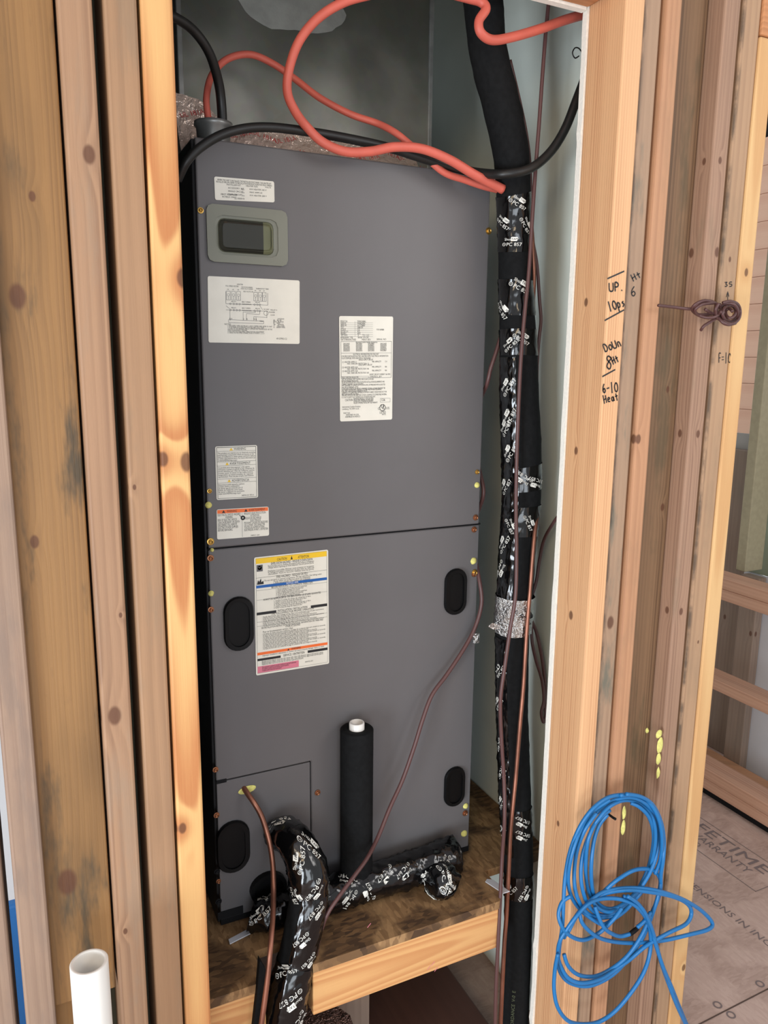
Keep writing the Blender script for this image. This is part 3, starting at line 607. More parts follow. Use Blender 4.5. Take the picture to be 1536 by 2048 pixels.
for y0, n, t in ((.13, 5, ['This product can expose you to chemicals including', 'Lead and lead components which are known to the', 'State of California to cause cancer and birth defects', 'or other reproductive harm. For more information go', 'to www.P65Warnings.ca.gov']), (.40, 6, ['Ce produit peut vous exposer a des agents', 'chimiques y compris le plomb et des composes de', 'plomb identifies par l Etat de Californie comme', 'pouvant causer le cancer et des malformations', 'congenitales ou autres troubles de l appareil', 'reproducteur. Pour de plus amples informations']), (.72, 6, ['Este producto puede exponerle a quimicos', 'incluido plomo y compuestos', 'de plomo que es conocido por el', 'Estado de California como causa', 'de cancer y defectos de nacimiento', 'visite www.P65Warnings.ca.gov'])):
    for i, s_ in enumerate(t): p.text(s_, W*.05, H*(y0+.012+i*.034), .0026, BK, width=W*(min(.9, .0185*len(s_)) if y0 < .7 else min(.62, .0185*len(s_))))
p.text('340930-201 REV.A', W*.60, H*.955, .0026, BK, width=W*.3); p.build('print', o)
# 5 electrical shock
o, p, W, H = sheet('label', [(433, 1019), (537, 1013), (538, 1071), (434, 1079)], M['label'], ah, label='white label with an orange WARNING / AVERTISSEMENT band')
p.rect(W*.012, H*.02, W*.988, H*.14, M['orange_ink']); p.text('WARNING', W*.19, H*.115, .0040, BK, width=W*.19, bold=True, lift=.0002); p.text('AVERTISSEMENT', W*.61, H*.115, .0040, BK, width=W*.32, bold=True, lift=.0002)
for cx in (.13, .555): p.poly([(W*cx-.003, H*.125), (W*cx+.003, H*.125), (W*cx, H*.035)], BK, .0002)
p.line(W*.48, H*.15, W*.48, H*.98, .0004, GY)
for i, (t, wd) in enumerate((('ELECTRICAL SHOCK HAZARD', .43), ('WARNING', .14), ('RISK OF ELECTRIC SHOCK', .36), ('CAN CAUSE INJURY OR DEATH', .41), ('DISCONNECT ALL REMOTE', .36), ('ELECTRIC POWER SUPPLIES', .38), ('BEFORE SERVICING.', .28))): p.text(t, W*(.02 if i not in (1,) else .16), H*(.225+i*.085), .0040, BK, width=W*wd)
for i, (t, wd) in enumerate((('RISQUE D ELECTROCUTION', .42), ('ATTENTION', .17), ('RISQUE DE DECHARGE', .33), ('ELECTRIQUE', .2), ('POUVANT CAUSER DES BLESSURES', .46), ('OU LA MORT. DECONNECTER', .4), ('TOUTES LES ALIMENTATIONS', .39), ('ELECTRIQUES AVANT L ENTRETIEN', .46))): p.text(t, W*(.52 if i not in (1, 3) else .64), H*(.225+i*.08), .0038, BK, width=W*wd)
p.ring(W*.495, H*.33, .0042, .003, BK, 12); p.line(W*.43, H*.24, W*.48, H*.31, .001, BK); p.text('340931-201', W*.64, H*.97, .0024, BK); p.build('print', o)
# 6 yellow caution
o, p, W, H = sheet('label', [(508, 1115), (656, 1099), (658, 1327), (512, 1351)], M['label'], ah, label='large white label with yellow CAUTION / ATTENTION band, blue, orange and pink bars')
m0, m1 = W*.02, W*.98
p.rect(m0, H*.01, m1, H*.055, M['yellow_ink']); p.text('CAUTION', W*.3, H*.047, .0050, BK, width=W*.13, bold=True, lift=.0002); p.text('ATTENTION', W*.58, H*.047, .0050, BK, width=W*.15, bold=True, lift=.0002); p.poly([(W*.48, H*.049), (W*.51, H*.049), (W*.495, H*.018)], BK, .0002)
def hd(t, y, wd, h=.0046, x=.5, c=BK): p.text(t, W*x, H*y, h, c, width=W*wd, bold=True, align='c', lift=.0002)
hd('EXPLOSION HAZARD - RISQUE D EXPLOSION', .075, .56)
for i, t in enumerate(('Remove fire source. Relieve all pressure and remove refrigerant', 'charge before opening or from disposal. Use all service ports.', '', 'Explosion is possible. Eliminer toute pression et recuperer', 'le refrigerant avant l ouverture ou une mise au rebut du', 'climatiseur. Faire le raccord. Utilisez tous les ports.')):
    if t: p.text(t, W*.18, H*(.09+i*.0135), .0030, BK, width=W*.62)
p.rect(W*.03, H*.065, W*.11, H*.12, GY); p.ring(W*.07, H*.09, .004, .003, BK, 10); p.line(m0, H*.172, m1, H*.172, .0004, BK)
hd('FIRE HAZARD - RISQUE DE FEU', .19, .42)
for i, t in enumerate(('Do not use torch to remove components. Oil may catch fire. Use tubing cutter.', 'Ne pas utiliser une torche pour retirer les composants.', 'L huile peut prendre feu. Utiliser une coupeuse.')): p.text(t, W*(.13+.12*(i > 0)), H*(.207+i*.0135), .0030, BK, width=W*(.78 if i == 0 else .5))
p.poly([(W*.03, H*.228), (W*.12, H*.228), (W*.115, H*.2), (W*.09, H*.21), (W*.085, H*.178), (W*.06, H*.205), (W*.045, H*.19)], BK)
p.rect(m0, H*.235, m1, H*.258, M['blue_ink']); hd('NOTICE / AVIS', .253, .16, .0038, c=WH)
hd('BEFORE REPLACING TXV COMPLETE THESE STEPS', .272, .56, .0036)
for i in range(6): p.text('%d. Check refrigerant charge level and superheat' % (i+1), W*.28, H*(.292+i*.0125), .0026, BK, width=W*(.42-.05*(i % 3)))
hd('AVANT DE REMPLACER LE TXV BIEN SUIVRE LES ETAPES SUIVANTES', .368, .78, .0036)
for i in range(6): p.text('%d. Verifier le niveau de charge de refrigerant et filtre' % (i+1), W*.25, H*(.385+i*.0125), .0026, BK, width=W*(.5-.06*(i % 3)))
for y in (.358, .278, .46+.085, .58): p.line(m0, H*y, m1, H*y, .0004, GY)
p.rect(m0, H*.462, W*.28, H*.485, BK); p.rect(W*.75, H*.462, m1, H*.485, BK); hd('INSTALLATION / INSTALLATION', .478, .4, .0042)
hd('THE FOLLOWING FOR PROPER OPERATION', .497, .58, .0036)
for i in range(7): p.text('- Verify thermostat, low voltage wiring, filter and condensate trap are per instructions', W*.09, H*(.512+i*.0125), .0027, BK, width=W*(.84-.1*((i*2) % 3)))
hd('SEE INSTALLATION INSTRUCTIONS FOR ADDITIONAL INFORMATION ON THESE AND', .605, .84, .0034); hd('OTHER ACCESSORIES', .62, .2, .0034)
hd('Pour un fonctionnement correct, il faut', .64, .4, .0032, .3)
for i in range(12): p.text('- Le tuyau de drain doit etre conforme, le piege de condensat doit etre rempli et raccorde', W*.09, H*(.655+i*.0118), .0027, BK, width=W*(.86-.12*((i*2) % 3)))
p.rect(m0, H*.805, m1, H*.828, M['orange_ink']); p.poly([(W*.42, H*.825), (W*.45, H*.825), (W*.435, H*.809)], BK, .0002); hd('WARNING', .823, .13, .0042, .54)
p.text('Improper installation, adjustment or service can cause property damage, injury or death', W*.09, H*.842, .0028, BK, width=W*.84)
p.rect(m0, H*.858, W*.33, H*.878, BK); p.rect(W*.7, H*.852, m1, H*.874, BK); hd('SERVICE / ENTRETIEN', .872, .29, .0044, .51)
for i in range(3): p.text('Replacement filters must be the same size. Use only factory approved service parts.', W*.08, H*(.893+i*.0125), .0030, BK, width=W*(.84-.28*(i == 2)))
p.rect(m0, H*.925, W*.575, H*.982, M['pink_ink'])
for i in range(3): p.text('This equipment is suitable for use with manufacturer approved replacement', W*.08, H*(.943+i*.014), .0030, BK, width=W*(.46-.1*i), lift=.0002)
p.text('340932-201', W*.66, H*.955, .0024, BK); p.frame(m0, H*.01, m1, H*.985, .0004, GY); p.build('print', o)

# sight window with bezel
def rrect(x0, z0, x1, z1, rad, n=4, cham=False):
    pts = []
    for (cx, cz, a0) in ((x1-rad, z1-rad, 0), (x0+rad, z1-rad, 90), (x0+rad, z0+rad, 180), (x1-rad, z0+rad, 270)):
        for i in range(2 if cham else n+1):
            a = math.radians(a0+i*(90 if cham else 90/n)); pts.append((cx+rad*math.cos(a), cz+rad*math.sin(a)))
    return pts
tl, br = PY(414, 409, YP0), PY(574, 528, YP0)
bz1 = (PY(414, 409, YP0).z+PY(574, 421, YP0).z)/2; bz0 = (PY(419, 527, YP0).z+PY(575, 530, YP0).z)/2
bx0, bx1 = (PY(411, 420, YP0).x+PY(415, 510, YP0).x)/2, PY(574, 470, YP0).x
def ringmesh(name, o1, o2, y1, y2, mat, parent, fill=False, label=None):
    n = len(o1); V = [(x, y1, z) for x, z in o1]+[(x, y2, z) for x, z in o2]
    F = [[i, (i+1) % n, n+(i+1) % n, n+i] for i in range(n)]
    if fill: F.append(list(range(n, 2*n)))
    return meshobj(name, V, F, mat, parent, label=label)
def bez(parent):
    V = []; F = []
    outer = rrect(bx0, bz0, bx1, bz1, .010, 2); inner = [(x, z) for x, z in rrect(bx0+.013, bz0+.012, bx1-.017, bz1-.016, .012, 2)]
    lay = [(outer, YP0), (outer, YP0-.004), (inner, YP0-.005), (inner, YP0-.003), (rrect(bx0+.020, bz0+.018, bx1-.026, bz1-.022, .009, 2), YP0-.0015)]
    n = len(outer)
    for L, y in lay: V += [(x, y, z) for x, z in L]
    for k in range(len(lay)-1):
        for i in range(n): F.append([k*n+i, k*n+(i+1) % n, (k+1)*n+(i+1) % n, (k+1)*n+i])
    return meshobj('window_bezel', V, F, M['bezel'], parent, label='grey plastic bezel of the sight window')
bezo = bez(ah)
kk = NT('sight_glass'); kk.b.inputs['Base Color'].default_value = lin((236, 238, 214)); kk.b.inputs['Transmission Weight'].default_value = 1; kk.b.inputs['Roughness'].default_value = .08; M['sight'] = kk.m
box('dark_board', bx0+.020, bx1-.042, YP0-.0012, YP0-.0002, bz0+.0185, bz1-.0225, plain('dark_circuit_board', (34, 31, 28), .5), bezo, 0, label='dark control board behind the sight window')
box('backing', bx1-.042, bx1-.026, YP0-.0008, YP0-.0002, bz0+.018, bz1-.022, plain('pale_olive_backing', (146, 148, 122), .5), bezo, 0)
def paneshape():
    o1 = rrect(bx0+.018, bz0+.016, bx1-.024, bz1-.020, .010, 3); o2 = rrect(bx0+.022, bz0+.021, bx1-.030, bz1-.026, .008, 3)
    n = len(o1); V = [(x, YP0-.002, z) for x, z in o1]+[(x, YP0-.011, z) for x, z in o2]+[(x, YP0-.009, z) for x, z in rrect(bx0+.024, bz0+.023, bx1-.032, bz1-.028, .007, 3)]
    F = [[k*n+i, k*n+(i+1) % n, (k+1)*n+(i+1) % n, (k+1)*n+i] for k in range(2) for i in range(n)]+[list(range(2*n, 3*n))]
    return meshobj('window_pane', V, F, M['sight'], bezo, label='domed clear sight window')
paneshape()
# black plastic plugs in the knock-outs
def plug(px, py, wpx, hpx):
    c = PY(px, py, YP0); k = depth(c)/FP; wd = wpx*k*1.22; h = hpx*k; rad = wd/2*.98
    o1 = rrect(c.x-wd/2, c.z-h/2, c.x+wd/2, c.z+h/2, rad, 6); o2 = [(c.x+(x-c.x)*.94, c.z+(z-c.z)*.97) for x, z in o1]; o3 = [(c.x+(x-c.x)*.70, c.z+(z-c.z)*.84) for x, z in o1]
    n = len(o1); V = []
    for L, y in ((o1, YP0), (o1, YP0-.004), (o2, YP0-.007), (o3, YP0-.0065), (o3, YP0-.003)): V += [(x, y, z) for x, z in L]
    F = [[q*n+i, q*n+(i+1) % n, (q+1)*n+(i+1) % n, (q+1)*n+i] for q in range(4) for i in range(n)]+[list(range(4*n, 5*n))]
    meshobj('knockout_plug', V, F, M['black_plastic'], ah)
plug(910, 1183, 41, 95); plug(908, 1572, 38, 84); plug(477, 1247, 50, 112); plug(466, 1692, 55, 112)
# screws
def screw(px, py, rpx, mat, hex_=True, nm='screw'):
    c = PY(px, py, YP0); k = depth(c)/FP; rr_ = rpx*k; n = 12; V = []; F = []
    for (q, y) in ((1.25, -.0003), (1.2, -.0012), (.8, -.0014), (.78, -.0042), (.6, -.0046), (.3, -.0036)):
        for i in range(n): a = 2*math.pi*i/n; V.append((c.x+rr_*q*math.cos(a), YP0+y, c.z+rr_*q*math.sin(a)))
    for s_ in range(5):
        for i in range(n): F.append([s_*n+i, s_*n+(i+1) % n, (s_+1)*n+(i+1) % n, (s_+1)*n+i])
    F.append(list(range(5*n, 6*n))); meshobj(nm, V, F, mat, ah)
for px, py, rr_ in ((401, 421, 5), (977, 462, 5.5), (419, 982, 4), (421, 1083, 6), (949, 1145, 5.5), (954, 944, 4)): screw(px, py, rr_, M['brass'])
for px, py, rr_ in ((421, 1116, 5.5), (422, 1219, 5), (431, 1539, 5), (635, 1585, 5), (433, 1630, 5), (951, 1035, 5), (948, 1059, 5), (948, 1148, 5), (930, 1626, 5), (437, 1762, 4)): screw(px, py, rr_, M['copper_screw'])
for px, py, rr_ in ((434, 1743, 5), (437, 1803, 5.5)): screw(px, py, rr_, M['gasket'], nm='plugged_hole')
def dab(px, py, rr_):
    c = PY(px, py, YP0); k = depth(c)/FP; V = [c+Vector((0, -.005, 0))]; F = []; n = 12
    for q, y in ((.7, -.0035), (1, 0)):
        for i in range(n): a = 2*math.pi*i/n; g = 1+.2*noise.noise(Vector((math.cos(a)*2, math.sin(a)*2, px))); V.append((c.x+rr_*k*q*g*math.cos(a), YP0+y, c.z+rr_*k*q*g*math.sin(a)))
    for i in range(n): j = (i+1) % n; F += [[0, 1+i, 1+j], [1+i, 1+n+i, 1+n+j, 1+j]]
    meshobj('foam_dab', V, F, M['foam_yellow'], ah, smooth=True)
for a in ((417, 1010, 7), (422, 1187, 6), (954, 970, 6), (947, 1122, 7), (931, 1612, 6), (928, 1667, 7), (424, 1100, 4)): dab(*a)
# oval hole stuffed with foam for the liquid line; round port for the suction line
c = PY(494, 1579, YP0)
V = [c+Vector((0, -.002, 0))]+[c+Vector((.017*math.cos(a*math.pi/8), -.001, .0075*math.sin(a*math.pi/8)+.004*math.cos(a*math.pi/8)*.4)) for a in range(16)]
meshobj('foam_seal', V, [[0, 1+i, 1+(i+1) % 16] for i in range(16)], M['foam_yellow'], ah, label='yellow foam around the small copper tube')
c = PY(535, 1772, YP0)
V = []; F = []; n = 24
for q, y in ((1, 0), (1, -.012), (.8, -.012), (.74, -.004)):
    V += [(c.x+.036*q*math.cos(2*math.pi*i/n), YP0+y, c.z+.032*q*math.sin(2*math.pi*i/n)) for i in range(n)]
F = [[k*n+i, k*n+(i+1) % n, (k+1)*n+(i+1) % n, (k+1)*n+i] for k in range(3) for i in range(n)]+[list(range(3*n, 4*n))]
meshobj('drain_port', V, F, M['black_plastic'], ah, label='round black drain port low on the left')
a_ = PY(427, 1567, YP0)
box('slot', CX0+.003, CX0+.022, YP0-.001, YP0+.0005, az-.0035, az+.0035, M['gasket'], ah, .0005)

# ================================================================== PLENUM
YPL = 1.45
pn = empty('supply_plenum', (.54, 1.65, CZ1), 'galvanised sheet metal supply duct rising from the top of the air handler', 'duct')
px0, px1 = .297, .786
box('duct', px0, px1, YPL, YPL+.36, CZ1+.001, ZT+.06, M['galv'], pn, .001)
box('corner_cleat', px1-.006, px1+.003, YPL-.004, YPL+.004, CZ1+.002, ZT+.06, M['galv_dark'], pn, .0015, label='folded corner seam of the duct')
box('corner_cleat', px1-.001, px1+.005, YPL+.012, YPL+.02, CZ1+.002, ZT+.06, M['gasket'], pn, .001)
box('corner_cleat', px0-.003, px0+.006, YPL-.004, YPL+.004, CZ1+.002, ZT+.06, M['galv_dark'], pn, .0015)
# foil tape skirting the joint
V = []; F = []; nx, nz = 90, 10
for i in range(nx+1):
    x = px0-.012+(px1-px0-.02)*i/nx
    for j in range(nz+1):
        t = j/nz; top = CZ1+.078+.02*noise.noise(Vector((x*14, 3, 0)))+.008*noise.noise(Vector((x*50, 3, 0)))+(.03 if i < 16 else 0)*(1-i/16)-.02*(i/nx)
        z = CZ1+.0015+(top-CZ1)*t; y = YPL-.004-.045*(1-t)**1.5 - .006*abs(noise.noise(Vector((x*60, z*60, 0)))); V.append((x, y, z))
for i in range(nx):
    for j in range(nz): a = i*(nz+1)+j; F.append([a, a+nz+1, a+nz+2, a+1])
ft = meshobj('foil_tape', V, F, M['foil_warm'], pn, label='crumpled foil tape with red print along the duct joint')
def ffn(uu, vv, lift):
    x = px0+uu; up = .083-vv; t = max(0, min(1, up/.08)); return Vector((x, YPL-.012-.045*(1-t)**1.5-lift, CZ1+.003+up))
p = Print(ffn, .003)
for i in range(12):
    p.text('UL 181A', -.004+i*.041, .022+.013*(i % 3)+.012*(i > 2), .0085, M['red_ink'], rot=.25 if i % 2 else -.3, bold=True)
tag(p.build('print', ft), kind='stuff')
# mastic smear on the duct high up
V = []; F = []; n = 40; c = PY(575, 5, YPL)
V.append(c+Vector((0, -.004, 0)))
for i in range(n): a = 2*math.pi*i/n; g = .085+.02*noise.noise(Vector((math.cos(a)*1.5, math.sin(a)*1.5, 4)))+.006*noise.noise(Vector((math.cos(a)*7, math.sin(a)*7, 4))); V.append(c+Vector((g*math.cos(a)*1.15, -.0008, g*math.sin(a)*.6)))
meshobj('mastic_patch', V, [[0, 1+i, 1+(i+1) % n] for i in range(n)], plain('grey_mastic', (150, 152, 146), .6, nz=.12, nscale=30, bump=.003, bscale=60), pn, smooth=True, label='grey sealant smear high on the duct')
# conduit bushing on the cabinet top
cb = PY(427, 262, 1.345); n = 24; V = []; F = []
for q, z in ((.026, CZ1+.0005), (.028, CZ1+.03), (.031, CZ1+.032), (.031, CZ1+.038), (.027, CZ1+.038), (.025, CZ1+.005)):
    V += [(cb.x+q*math.cos(2*math.pi*i/n), 1.345+q*math.sin(2*math.pi*i/n), z) for i in range(n)]
F = [[k*n+i, k*n+(i+1) % n, (k+1)*n+(i+1) % n, (k+1)*n+i] for k in range(5) for i in range(n)]+[list(range(5*n, 6*n))]
o = meshobj('conduit_bushing', V, F, M['galv_dark'], None, (cb.x, 1.345, CZ1+.0005), smooth=True); tag(o, 'round metal cable bushing on the top left corner of the air handler', 'fitting')

# ================================================================== CABLES
def cable(name, rows, wpx, mat, label, cat='cable', parent=None, group=None, k=10, sub=8):
    t = pxtube(rows, sub, wpx); o = t.mesh(name, mat, parent, k=k)
    if not parent: tag(o, label, cat, group)
    elif label: o['label'] = label
    return t, o
cable('power_cable', [(418, 262, 1.345), (416, 235, 1.345), (413, 195, 1.35), (424, 150, 1.36), (455, 118, 1.37), (500, 109, 1.38), (545, 127, 1.38), (590, 158, 1.37), (640, 196, 1.35), (700, 228, 1.33), (755, 247, 1.31), (790, 265, 1.28), (820, 289, 1.265), (855, 318, 1.262), (890, 346, 1.258), (930, 360, 1.255), (965, 372, 1.25), (1002, 381, 1.245)], 14, M['orange_cable'], 'orange flat-jacketed cable arching low from the bushing across the duct')
cable('power_cable', [(940, -40, 1.1), (820, -25, 1.15), (720, -6, 1.18), (672, 12, 1.19), (630, 42, 1.2), (597, 85, 1.21), (578, 140, 1.22), (575, 185, 1.23), (590, 222, 1.24), (612, 252, 1.25), (645, 284, 1.25), (690, 303, 1.245), (740, 303, 1.24), (790, 294, 1.235), (845, 298, 1.235), (900, 320, 1.23), (950, 350, 1.228), (1006, 379, 1.225)], 19, M['orange_cable'], 'orange cable making the largest loop from above down over the cabinet top')
cable('power_cable', [(880, -18, 1.16), (935, -4, 1.15), (962, 4, 1.145), (972, 18, 1.14), (958, 42, 1.14), (962, 66, 1.14), (985, 80, 1.145), (1025, 74, 1.15), (1080, 58, 1.16), (1130, 40, 1.17), (1185, 24, 1.18)], 19, M['orange_cable'], 'orange cable kinked in front of the black pipe at the top right')
cable('black_cable', [(330, 30, 1.25), (352, 36, 1.26), (388, 62, 1.28), (418, 105, 1.3), (436, 160, 1.325), (443, 210, 1.34), (445, 262, 1.345)], 20, M['black_cable'], 'thick black cable dropping into the metal bushing at top left')
cable('black_cable', [(355, 360, 1.27), (372, 325, 1.255), (398, 297, 1.252), (440, 271, 1.252), (490, 257, 1.255), (545, 255, 1.258), (620, 264, 1.26), (700, 278, 1.262), (780, 296, 1.262), (850, 318, 1.26), (915, 337, 1.258), (960, 346, 1.235), (1010, 348, 1.19), (1060, 337, 1.18), (1100, 305, 1.18), (1130, 258, 1.18), (1153, 200, 1.18), (1172, 150, 1.185)], 19, M['black_cable'], 'long black cable sagging across the cabinet top and rising to the right stud')
bc = [(1100, -20, 1.2), (1092, 60, 1.2), (1085, 150, 1.2), (1078, 250, 1.2), (1071, 340, 1.2), (1065, 430, 1.195), (1058, 540, 1.195), (1050, 620, 1.195), (1043, 700, 1.195), (1038, 790, 1.195), (1034, 900, 1.195), (1032, 1010, 1.19), (1033, 1100, 1.175), (1031, 1190, 1.165), (1020, 1260, 1.165), (1010, 1330, 1.165), (1001, 1400, 1.165), (1003, 1480, 1.165), (1008, 1560, 1.16), (1009, 1640, 1.15), (1004, 1720, 1.15), (998, 1850, 1.13), (992, 1980, 1.115), (990, 2080, 1.11)]
cable('thermostat_cable', bc, 8, M['brown_cable'], 'thin brown cable running full height in front of the black pipe')
cable('thermostat_cable', [(1020, 120, 1.24), (1040, 205, 1.24), (1053, 270, 1.24), (1060, 330, 1.24), (1062, 400, 1.24), (1064, 470, 1.24), (1074, 530, 1.25), (1079, 600, 1.26), (1082, 640, 1.26), (1078, 680, 1.26), (1074, 740, 1.27), (1074, 830, 1.27), (1078, 900, 1.28)], 7, M['brown_cable'], 'second brown cable hugging the right side of the black pipe')
cable('thermostat_cable', [(1150, 975, 1.15), (1125, 1020, 1.19), (1106, 1047, 1.22), (1088, 1080, 1.25), (1079, 1120, 1.26), (1073, 1160, 1.26), (1064, 1195, 1.26), (1063, 1230, 1.26), (1064, 1280, 1.25), (1072, 1320, 1.25), (1084, 1360, 1.25), (1088, 1400, 1.25), (1083, 1425, 1.25), (1087, 1444, 1.25), (1092, 1430, 1.25), (1090, 1405, 1.255), (1090, 1370, 1.255), (1086, 1330, 1.255), (1080, 1295, 1.255), (1072, 1262, 1.26), (1060, 1235, 1.26)], 7, M['brown_cable'], 'brown cable hanging in a twisted narrow loop beside the right stud')
bx = [(1010, 640, 1.285), (1003, 668, 1.285), (992, 705, 1.285), (981, 738, 1.288), (974, 768, 1.295), Vector((.847, 1.335, 1.41)), Vector((.848, 1.33, 1.31)), (967, 985, 1.306), Vector((.848, 1.33, 1.19)), Vector((.847, 1.34, 1.14)), (956, 1145, 1.292), (963, 1190, 1.276), (961, 1220, 1.274), (947, 1262, 1.272), (925, 1302, 1.268), (893, 1350, 1.264), (864, 1390, 1.26), (845, 1440, 1.255), (828, 1495, 1.25), (805, 1560, 1.245), (780, 1615, 1.235), (757, 1672, 1.22), (735, 1715, 1.19), (710, 1750, 1.17), (680, 1790, 1.155), (655, 1828, 1.15), (640, 1870, 1.15), (628, 1930, 1.148), (615, 1990, 1.147)]
cable('thermostat_cable', bx, 8.5, M['brown_cable'], 'brown cable slanting across the lower panel down behind the taped pipe')
cable('thermostat_cable', [(1158, 112, 1.2), (1150, 116, 1.2), (1145, 106, 1.2), (1150, 96, 1.2), (1158, 97, 1.2), (1166, 108, 1.2)], 2.6, M['black_cable'], 'tiny black wire loop on the closet wall near the right stud', 'wire')
o = box('wire_clip', *(lambda a: (a.x-.008, a.x+.004, 1.262, 1.272, a.z-.011, a.z+.011))(PY(953, 1275, 1.268)), M['foil'], None, .002, bottom=False); tag(o, 'small shiny tape clip on the cabinet edge where the brown cable turns', 'clip')

# ================================================================== TALL REFRIGERANT LINE SET
ls = empty('refrigerant_line_set', tuple(PY(1030, 2120, 1.2)), 'tall black foam-insulated refrigerant pipe with shiny black tape, right of the cabinet', 'pipe')
rows = [(958, -60, 1.22, 82), (966, 0, 1.22, 79), (976, 100, 1.22, 74), (1000, 200, 1.225, 74), (1021, 300, 1.23, 71), (1027, 380, 1.235, 67), (1029, 470, 1.24, 65), (1031, 560, 1.24, 66), (1037, 700, 1.24, 73), (1039, 800, 1.24, 76), (1043, 900, 1.24, 78), (1043, 1000, 1.24, 75), (1035, 1100, 1.23, 71), (1030, 1190, 1.22, 70), (1025, 1270, 1.22, 66), (1024, 1400, 1.22, 62), (1027, 1500, 1.22, 62), (1031, 1620, 1.205, 62), (1036, 1700, 1.2, 58), (1037, 1780, 1.19, 56), (1035, 1900, 1.18, 54), (1028, 2040, 1.17, 56), (1020, 2200, 1.17, 56)]
T1 = pxtube(rows, 10); T1.mesh('insulation', M['rubber'], ls, k=28, wob=.0012, wfreq=24)
def Lat(tube, py):
    best = None
    for i, p in enumerate(tube.P):
        d = p-CAM; f = d.dot(FWD); y = 1024-FP*d.dot(u)/f
        if best is None or abs(y-py) < best[0]: best = (abs(y-py), i)
    return tube.L[best[1]]
def wrap(tube, parent, y0, y1, marks, mat='tape', off=.0012, wob=.0016, tilt=.004, seed=0, name='tape_wrap', a0=None, a1=None, size=.007, label=None, L0=None, L1=None):
    L0 = Lat(tube, y0) if L0 is None else L0; L1 = Lat(tube, y1) if L1 is None else L1
    o = tube.mesh(name, M[mat], parent, k=40, L0=min(L0, L1), L1=max(L0, L1), off=off, wob=wob, wfreq=70, caps=False, seed=seed, wrap_tilt=tilt, a0=a0, a1=a1, label=label)
    if marks:
        pr = Print(lambda a, b_, c_: Vector((a, b_, c_))); pr.V = []; pr.F = []; pr.fm = []
        for (mx, my, ang) in marks: tape_mark(pr, tube, mx, my, math.radians(ang), size, True, (off, wob, 70, seed))
        pr2 = pr
        tag(meshobj('print', pr2.V, pr2.F, pr2.mats, o, fm=pr2.fm), kind='stuff')
    return o
wrap(T1, ls, 392, 470, [(1035, 408, 35), (1006, 440, 40), (1050, 455, 60)], seed=1, size=.0062)
wrap(T1, ls, 455, 500, [(1022, 490, 5)], seed=2, size=.0062)
wrap(T1, ls, 562, 625, [(1038, 578, 32), (1005, 612, 50)], seed=3, size=.0072, label='shiny black tape band below the bare foam')
wrap(T1, ls, 655, 706, [(1042, 672, 38), (1020, 690, -40)], seed=4, size=.0062)
wrap(T1, ls, 706, 1200, [(1015, 775, -55), (1018, 830, -60), (1012, 850, -60), (1020, 900, -60), (1012, 965, -60), (1008, 1085, -60), (1003, 1140, 115)], a0=.15, a1=2.2, tilt=0, seed=5, name='seam_tape', size=.0072, label='long strip of black tape down the left side')
wrap(T1, ls, 928, 982, [(1048, 950, 215), (1072, 965, 200)], seed=6, size=.007)
wrap(T1, ls, 1015, 1066, [(1057, 1040, 60), (1022, 1050, 60)], seed=7, size=.0062)
wrap(T1, ls, 1190, 1262, [], mat='foil', off=.003, wob=.003, seed=8, tilt=.003, name='foil_wrap', label='silver foil tape band')
pr = Print(lambda a, b_, c_: Vector((a, b_, c_)))
tape_mark(pr, T1, 1048, 1222, math.radians(45), .0085, True, (.003, .003, 70, 8))
mm = [M['black_ink'], M['white_ink']]; meshobj('print', pr.V, pr.F, mm, ls, fm=pr.fm, label='black print on the foil tape band')
wrap(T1, ls, 1268, 1700, [(1000, 1330, -60), (998, 1400, -60), (1002, 1480, 100), (1006, 1540, 110), (1004, 1600, -60), (1006, 1660, -60)], a0=.3, a1=2.2, tilt=0, seed=9, name='seam_tape', size=.0062)
wrap(T1, ls, 1608, 1665, [(1045, 1628, 215), (1045, 1652, 215)], seed=10, size=.0066)
wrap(T1, ls, 1742, 1792, [(1050, 1775, 120), (1020, 1770, -50)], seed=11, size=.0066)
pr = Print(lambda a, b_, c_: Vector((a, b_, c_)))
V1 = []
def vert_text(tube, t, px, y, size, mat):
    L = Lat(tube, y); i = min(range(len(tube.L)), key=lambda q: abs(tube.L[q]-L)); sg = 1 if tube.B[i].dot(r) > 0 else -1
    p = Print(lambda uu, vv, lift: tube.surf(L-uu, sg*vv/tube.R[i], lift), .001); p.text(t, 0, 0, size, mat); return p
p = vert_text(T1, 'IN ACCORDANCE  V-0  E', 0, 2060, .007, plain('faded_green_ink', (92, 100, 74), .7)); p.build('print', ls, 'faded print on the bare foam')
# small copper pipe taped to it
rows = [(1062, 440, 1.23), (1066, 500, 1.225), (1068, 560, 1.225), (1065, 640, 1.225), (1070, 760, 1.225), (1075, 860, 1.22), (1077, 920, 1.22), (1077, 1000, 1.22), (1068, 1080, 1.19), (1060, 1180, 1.18), (1053, 1270, 1.178), (1047, 1370, 1.175), (1040, 1450, 1.172), (1031, 1560, 1.168), (1022, 1650, 1.16), (1018, 1730, 1.155), (1013, 1830, 1.15), (1008, 1900, 1.143), (1001, 2048, 1.125), (996, 2150, 1.12)]
t = pxtube(rows, 8, 8.5); t.mesh('copper_tube', M['copper'], ls, k=12, label='thin bare copper tube')
# zip of tape at the foil band
V = [PY(976, 1253, 1.18), PY(985, 1246, 1.18), PY(1002, 1250, 1.18), PY(1001, 1258, 1.18), PY(986, 1259, 1.18)]
prism('tape_tail', V, (0, .001, 0), M['foil'], ls)

